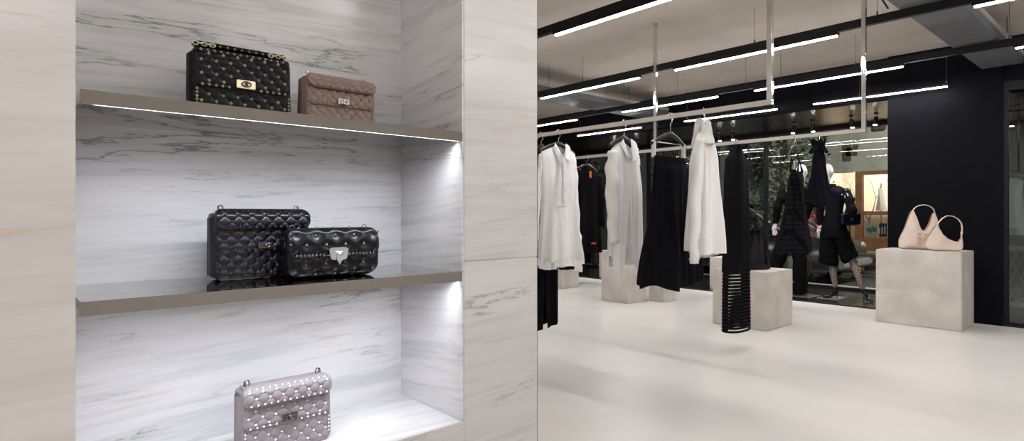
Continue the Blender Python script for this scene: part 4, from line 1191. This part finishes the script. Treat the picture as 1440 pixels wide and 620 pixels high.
def sbox(name, a, c, b_, d, X, dx, m, label, cat):
    q0, q1 = on_x(a, c, X), on_x(b_, d, X)
    return tag(obj(name, B((X, q1.y, q1.z), (X + dx, q0.y, q0.z), .004), m), label, cat)
X2 = FXX + .3
zsf = zs - .3
po = sbox('poster', 1217, 315, 1234, 333, FXX + .14, .02, 'poster_pale', 'pale green card with a dark green shape in the shop window across the street', 'poster')
q0, q1 = on_x(1220, 320, FXX + .137), on_x(1231, 326, FXX + .137)
pg = MB()
for i in range(5):
    y = q1.y + (q0.y - q1.y) * (i + .5) / 5; pg.sphere((FXX + .137, y, (q0.z + q1.z) / 2 + .03 * math.sin(i * 1.6)), .045, 10, (.08, 1, 1))
obj('motif', pg, 'poster_green', po)
po = sbox('poster', 1236, 314, 1247, 333, FXX + .14, .02, 'poster_dark', 'dark grey card beside the pale green card in the shop window', 'poster')
q0, q1 = on_x(1238, 318, FXX + .137), on_x(1245, 330, FXX + .137)
pg = MB()
for i in range(3): pg.box((FXX + .134, q1.y + i * .05, q1.z + .02), (FXX + .139, q1.y + i * .05 + .02, q0.z - .02 * i))
obj('motif', pg, 'clip_white', po)
# garments and flowers in that shop
co = thing('dress_form', 'maroon garment on a stand inside the lit shop across the street', 'garment', on_x(1195, 300, FXX + .45))
obj('garment_body', cloth(lambda th: .35, lambda th: -.28, tab((0, .10), (.3, .13), (1, .17)), tab((0, .05), (1, .1)), fo=folds(9, (3, 5)), amp=lambda q: .015, n=40, rows=16), 'maroon', co, True)
obj('stand', MB().lathe([(.12, zsf - co.location.z + .002), (.02, zsf - co.location.z + .03), (.015, .42), (.05, .46), (.0, .5)], n=14), 'wood', co, True)
co = thing('white_blouse', 'white blouse with buttons inside the lit shop, right of the timber post', 'garment', on_x(1239, 282, FXX + .5))
obj('garment_body', cloth(lambda th: .30 - .06 * abs(math.cos(th)), lambda th: -.22, tab((0, .16), (.4, .14), (1, .17)), tab((0, .02), (1, .09)), fo=folds(19, (3, 5)), amp=lambda q: .01, n=40, rows=16), 'cotton_white', co, True)
obj('stand', MB().lathe([(.11, zsf - co.location.z + .002), (.015, zsf - co.location.z + .03), (.012, .38)], n=12), 'wood', co, True)
br = MB(); p0 = on_x(1222, 300, FXX + .85)
def twig(p, d, L, r, dep):
    e = p + d * L; br.tube([p, p.lerp(e, .5) + V((0, rnd.uniform(-.03, .03), 0)), e], [r, r * .8, r * .55], 5)
    if dep:
        for s in (-1, 1): twig(e, (d + V((rnd.uniform(-.4, .4), s * rnd.uniform(.3, .7), .1))).normalized(), L * .7, r * .55, dep - 1)
twig(V((p0.x, p0.y, zsf + .002)), V((0, 0, 1)), .75, .022, 3)
tag(obj('bare_branch', br, 'bark', smooth=True), 'bare decorative branch inside the lit shop across the street', 'branch')
fl = thing('flower_bush', 'pink and orange flower display outside the lit shop, behind the mannequins', 'flowers', (FXX - .75, on_x(1153, 300, FXX - .75).y, GZ + .012))
pot = MB().lathe([(.16, 0), (.2, .3), (.21, .32), (.18, .32)], n=16); obj('planter', pot, 'poster_dark', fl, 'angle')
lf = MB(); f1 = MB(); f2 = MB()
for i in range(220):
    a = rnd.uniform(0, 2 * PI); z = .35 + rnd.random() ** .8 * 1.15; r = .38 * math.sqrt(rnd.random()) * (1 - .3 * abs(z - .9))
    c = V((r * math.cos(a), r * math.sin(a), z)); d = [f1, f2, lf][i % 3]
    d.sphere(c, rnd.uniform(.03, .055), 6, (1, 1, .7))
lf.tube([(0, 0, .3), (0, 0, 1.3)], .02, 6)
for nm, m_, k in (('pink_blossom', f1, 'flower_pink'), ('orange_blossom', f2, 'flower_orange'), ('foliage', lf, 'leaf')):
    o = obj(nm, m_, k, fl, True); o['kind'] = 'stuff'
# bench and bollard
bn = thing('bench', 'grey bench standing in front of the lit shop across the street', 'bench', (FXX - .5, on_x(1234, 300, FXX - .5).y, GZ + .011))
obj('seat', B((-.18, -.45, .42), (.18, .45, .47), .008), 'bench_grey', bn)
for sx in (-1, 1):
    for sy in (-1, 1): obj('leg', B((sx * .14 - .02, sy * .36 - .02, 0), (sx * .14 + .02, sy * .36 + .02, .4195)), 'bench_grey', bn)
bp = on_x(1205, 390, 12.75)
bo = thing('bollard', 'yellow bollard at the kerb, seen between the mannequin legs', 'bollard', (12.75, bp.y, GZ - .019))
obj('post', MB().lathe([(.07, 0), (.07, .55), (.05, .6), (.0, .61)], n=16), 'yellow', bo, 'angle')
obj('foot', MB().lathe([(.11, 0), (.11, .02), (.08, .03)], n=16), 'tyre', bo, 'angle')
# parked car
cr = thing('car', 'dark parked car on the street behind the window', 'car', (11.75, 5.95, GZ - .02))
def car_loft(prof, mb, w):
    """prof: list of (y, zlow, zhigh, halfwidth low, halfwidth high)"""
    R = []
    for y, zl, zh_, wl, wh in prof:
        R.append([(-wl, y, zl), (-wl * 1.02, y, zl + (zh_ - zl) * .35), (-wh * 1.0, y, zl + (zh_ - zl) * .8), (-wh * .86, y, zh_), (0, y, zh_ + .015), (wh * .86, y, zh_), (wh, y, zl + (zh_ - zl) * .8), (wl * 1.02, y, zl + (zh_ - zl) * .35), (wl, y, zl)])
    mb.grid(R, True); n = 9
    mb.f.append(tuple(range(n))); mb.m.append(0); mb.f.append(tuple(len(mb.v) - n + i for i in range(n))); mb.m.append(0)
    return mb
cb = car_loft([(-2.02, .35, .62, .70, .66), (-1.95, .26, .78, .80, .74), (-1.5, .22, .88, .85, .80), (-.9, .22, .95, .86, .82), (.8, .22, .97, .86, .82), (1.6, .24, .96, .85, .80), (2.0, .28, .88, .80, .74), (2.08, .36, .70, .72, .68)], MB(), .85)
obj('car_body', cb, 'car_paint', cr, 'angle')
cg = car_loft([(-1.05, .95, .97, .80, .78), (-.35, .95, 1.38, .80, .62), (.1, .95, 1.46, .80, .63), (.9, .95, 1.43, .80, .62), (1.55, .95, 1.10, .78, .66), (1.75, .95, .97, .76, .74)], MB(), .8)
obj('cabin', cg, 'car_glass', cr, 'angle', label='dark glazed cabin')
rf = MB(); rf.box((-.60, -.35, 1.455), (.60, 1.0, 1.485), .012); obj('roof', rf, 'car_paint', cr, True)
for y in (-1.3, 1.32):
    for s in (-1, 1):
        w = MB().lathe([(.20, -.10), (.31, -.095), (.325, -.06), (.325, .06), (.31, .095), (.20, .10)], (s * .78, y, .325), 24, 'x')
        wo = obj('wheel', w, 'tyre', cr, 'angle')
        obj('hubcap', MB().lathe([(.19, -.112), (.19, .112)], (s * .78, y, .325), 16, 'x'), 'silver_paint', wo)
for s in (-1, 1):
    obj('headlight', MB().sphere((s * .60, -1.96, .68), .12, 12, (1, .5, .6)), 'silver_paint', cr, True)
    obj('wing_mirror', MB().sphere((s * .93, -.55, 1.02), .09, 10, (.9, .6, .7)), 'car_paint', cr, True)
    pl = MB().tube([(s * .78, -1.02, .98), (s * .66, -.35, 1.40), (s * .655, .1, 1.465), (s * .65, .9, 1.44), (s * .70, 1.6, 1.08)], .022, 6); obj('roof_pillar', pl, 'silver_paint', cr, True, label='pale window trim line')
obj('bumper', B((-.74, -2.10, .32), (.74, -1.98, .46), .03), 'silver_paint', cr)
# street trees
def tree(x, y, h, cr_, n, label, seed, low=.9):
    r = random.Random(seed)
    t = thing('street_tree', label, 'tree', (x, y, GZ + .0505))
    tk = MB(); tk.tube([(0, 0, 0), (.03, .02, h * .3), (-.02, .04, h * .6), (.02, 0, h * .85)], [.07, .055, .045, .02], 8)
    tips = []
    for i in range(16):
        z0 = h * (.30 + .5 * i / 16); a = i * 2.4
        e = V((cr_ * .75 * math.cos(a), cr_ * .75 * math.sin(a), z0 + .25 + .2 * r.random()))
        tk.tube([(0, 0, z0), V((0, 0, z0)).lerp(e, .5) + V((0, 0, .08)), e], [.02, .013, .006], 5); tips.append(e); tips.append(e * .6 + V((0, 0, z0 * .4)))
    obj('trunk', tk, 'bark', t, True)
    lf = MB()
    for i in range(n):
        c = r.choice(tips) + V((r.gauss(0, .16), r.gauss(0, .16), r.gauss(0, .2)))
        c = c if c.z > low else V((c.x, c.y, low + r.random() * .3))
        a = V((r.gauss(0, 1), r.gauss(0, 1), r.gauss(0, .6))).normalized(); b_ = a.cross(V((r.gauss(0, 1), r.gauss(0, 1), r.gauss(0, 1)))).normalized()
        L = r.uniform(.035, .06)
        lf.add([c - a * L, c + b_ * L * .45, c + a * L, c - b_ * L * .45], [(0, 1, 2, 3)])
    o = obj('foliage', lf, 'leaf', t)
    return t
q = on_x(1105, 200, 10.35); tree(10.3, q.y, 3.2, .62, 1700, 'leafy young street tree behind the checked black dress', 3)
q = on_x(955, 200, 10.35); tree(10.3, q.y, 3.0, .5, 1500, 'leafy young street tree behind the flared black skirt', 5, 1.4)
q = on_x(845, 200, 10.5); tree(10.3, q.y, 2.9, .42, 900, 'leafy street tree behind the long white shirt', 9, 1.6)
# added street lamp, out of view, put in to light the facade
lp = thing('added_street_lamp', 'added street lamp out of view on the pavement, lighting the facade', 'street lamp', (10.5, 1.2, GZ + .0505))
obj('post', MB().tube([(0, 0, 0), (0, 0, 3.9), (.2, 0, 4.3), (.7, 0, 4.45)], [.06, .045, .04, .035], 10), 'black_metal', lp, True)
obj('lamp_shade', MB().lathe([(.05, .12), (.16, 0), (.17, -.03), (.14, -.03)], (.8, 0, 4.42), 18), 'black_metal', lp, 'angle')
obj('bulb', MB().sphere((.8, 0, 4.37), .07, 12), 'added_lamp_glow', lp, True)
la = bpy.data.lights.new('lamp_light', 'POINT'); la.energy = 900; la.color = (1, .93, .82); la.shadow_soft_size = .1
lo = bpy.data.objects.new('lamp_light', la); link(lo, lp); lo.location = (.8, 0, 4.22)
# right-hand vestibule behind the side glass
t = thing('dress', 'pale dress behind the glass right of the black pillar, standing in for reflected clothes', 'dress', (9.0, 1.30, 1.62), .9)  # added dress, stands in for clothes reflected in the side glass
obj('dress_body', cloth(lambda th: -.05 - .04 * abs(math.cos(th)), lambda th: -.72, tab((0, .13), (.3, .11), (1, .20)), tab((0, .02), (.2, .06), (1, .11)), fo=folds(23, (3, 5, 7)), amp=tab((0, .002), (1, .016)), n=64, rows=24), 'cotton_white', t, True)
obj('hanging_wire', MB().tube([(0, 0, -.05), (0, 0, .0), (.0, 0, SOF - 1.62)], .003, 6), 'wire', t)
la_ = thing('lattice_screen', 'pale crossed lattice screen behind the glass right of the black pillar', 'screen', (9.45, 1.2, -.0035))
lt = MB()
for i in range(-10, 30):
    for s in (-1, 1):
        y0 = -.8 + i * .085
        a, b_ = V((s * .008, y0, .06)), V((s * .008, y0 + s * .28, .70))
        if -.8 <= min(a.y, b_.y) and max(a.y, b_.y) <= .85: lt.tube([a, b_], .009, 4, flat=.6)
obj('lattice', lt, 'lattice', la_)
fr = MB(); fr.box((-.03, -.86, 0), (.03, .88, .06)); fr.box((-.03, -.86, .70), (.03, .88, .75)); fr.box((-.03, -.86, .06), (.03, -.82, .70)); fr.box((-.03, .84, .06), (.03, .88, .70))
obj('screen_frame', fr, 'lattice', la_)

# ------------------------------------------------------------------ world, camera, view
w = bpy.data.worlds.new('World'); scene.world = w; w.use_nodes = True
w.node_tree.nodes['Background'].inputs[0].default_value = (.05, .06, .09, 1); w.node_tree.nodes['Background'].inputs[1].default_value = .35
cam = bpy.data.cameras.new('Camera'); cam.sensor_width = 36.; cam.lens = FPX / 1440. * 36.
cam.shift_y = -(310. - HY) / 1440.; cam.clip_start = .05; cam.clip_end = 100
co = bpy.data.objects.new('Camera', cam); link(co); co.location = (0, 0, CAMZ)
co.rotation_euler = (PI / 2, 0, math.atan2(-FX, FY))
scene.camera = co
vs = scene.view_settings; vs.view_transform = 'Standard'; vs.look = 'None'; vs.gamma = 1.; vs.use_curve_mapping = False
vs.exposure = .12
cy = scene.cycles
cy.use_denoising = True; cy.max_bounces = 8; cy.diffuse_bounces = 4; cy.glossy_bounces = 5; cy.transmission_bounces = 6; cy.transparent_max_bounces = 16
cy.sample_clamp_indirect = 6.; cy.caustics_reflective = False; cy.caustics_refractive = False; cy.use_light_tree = True
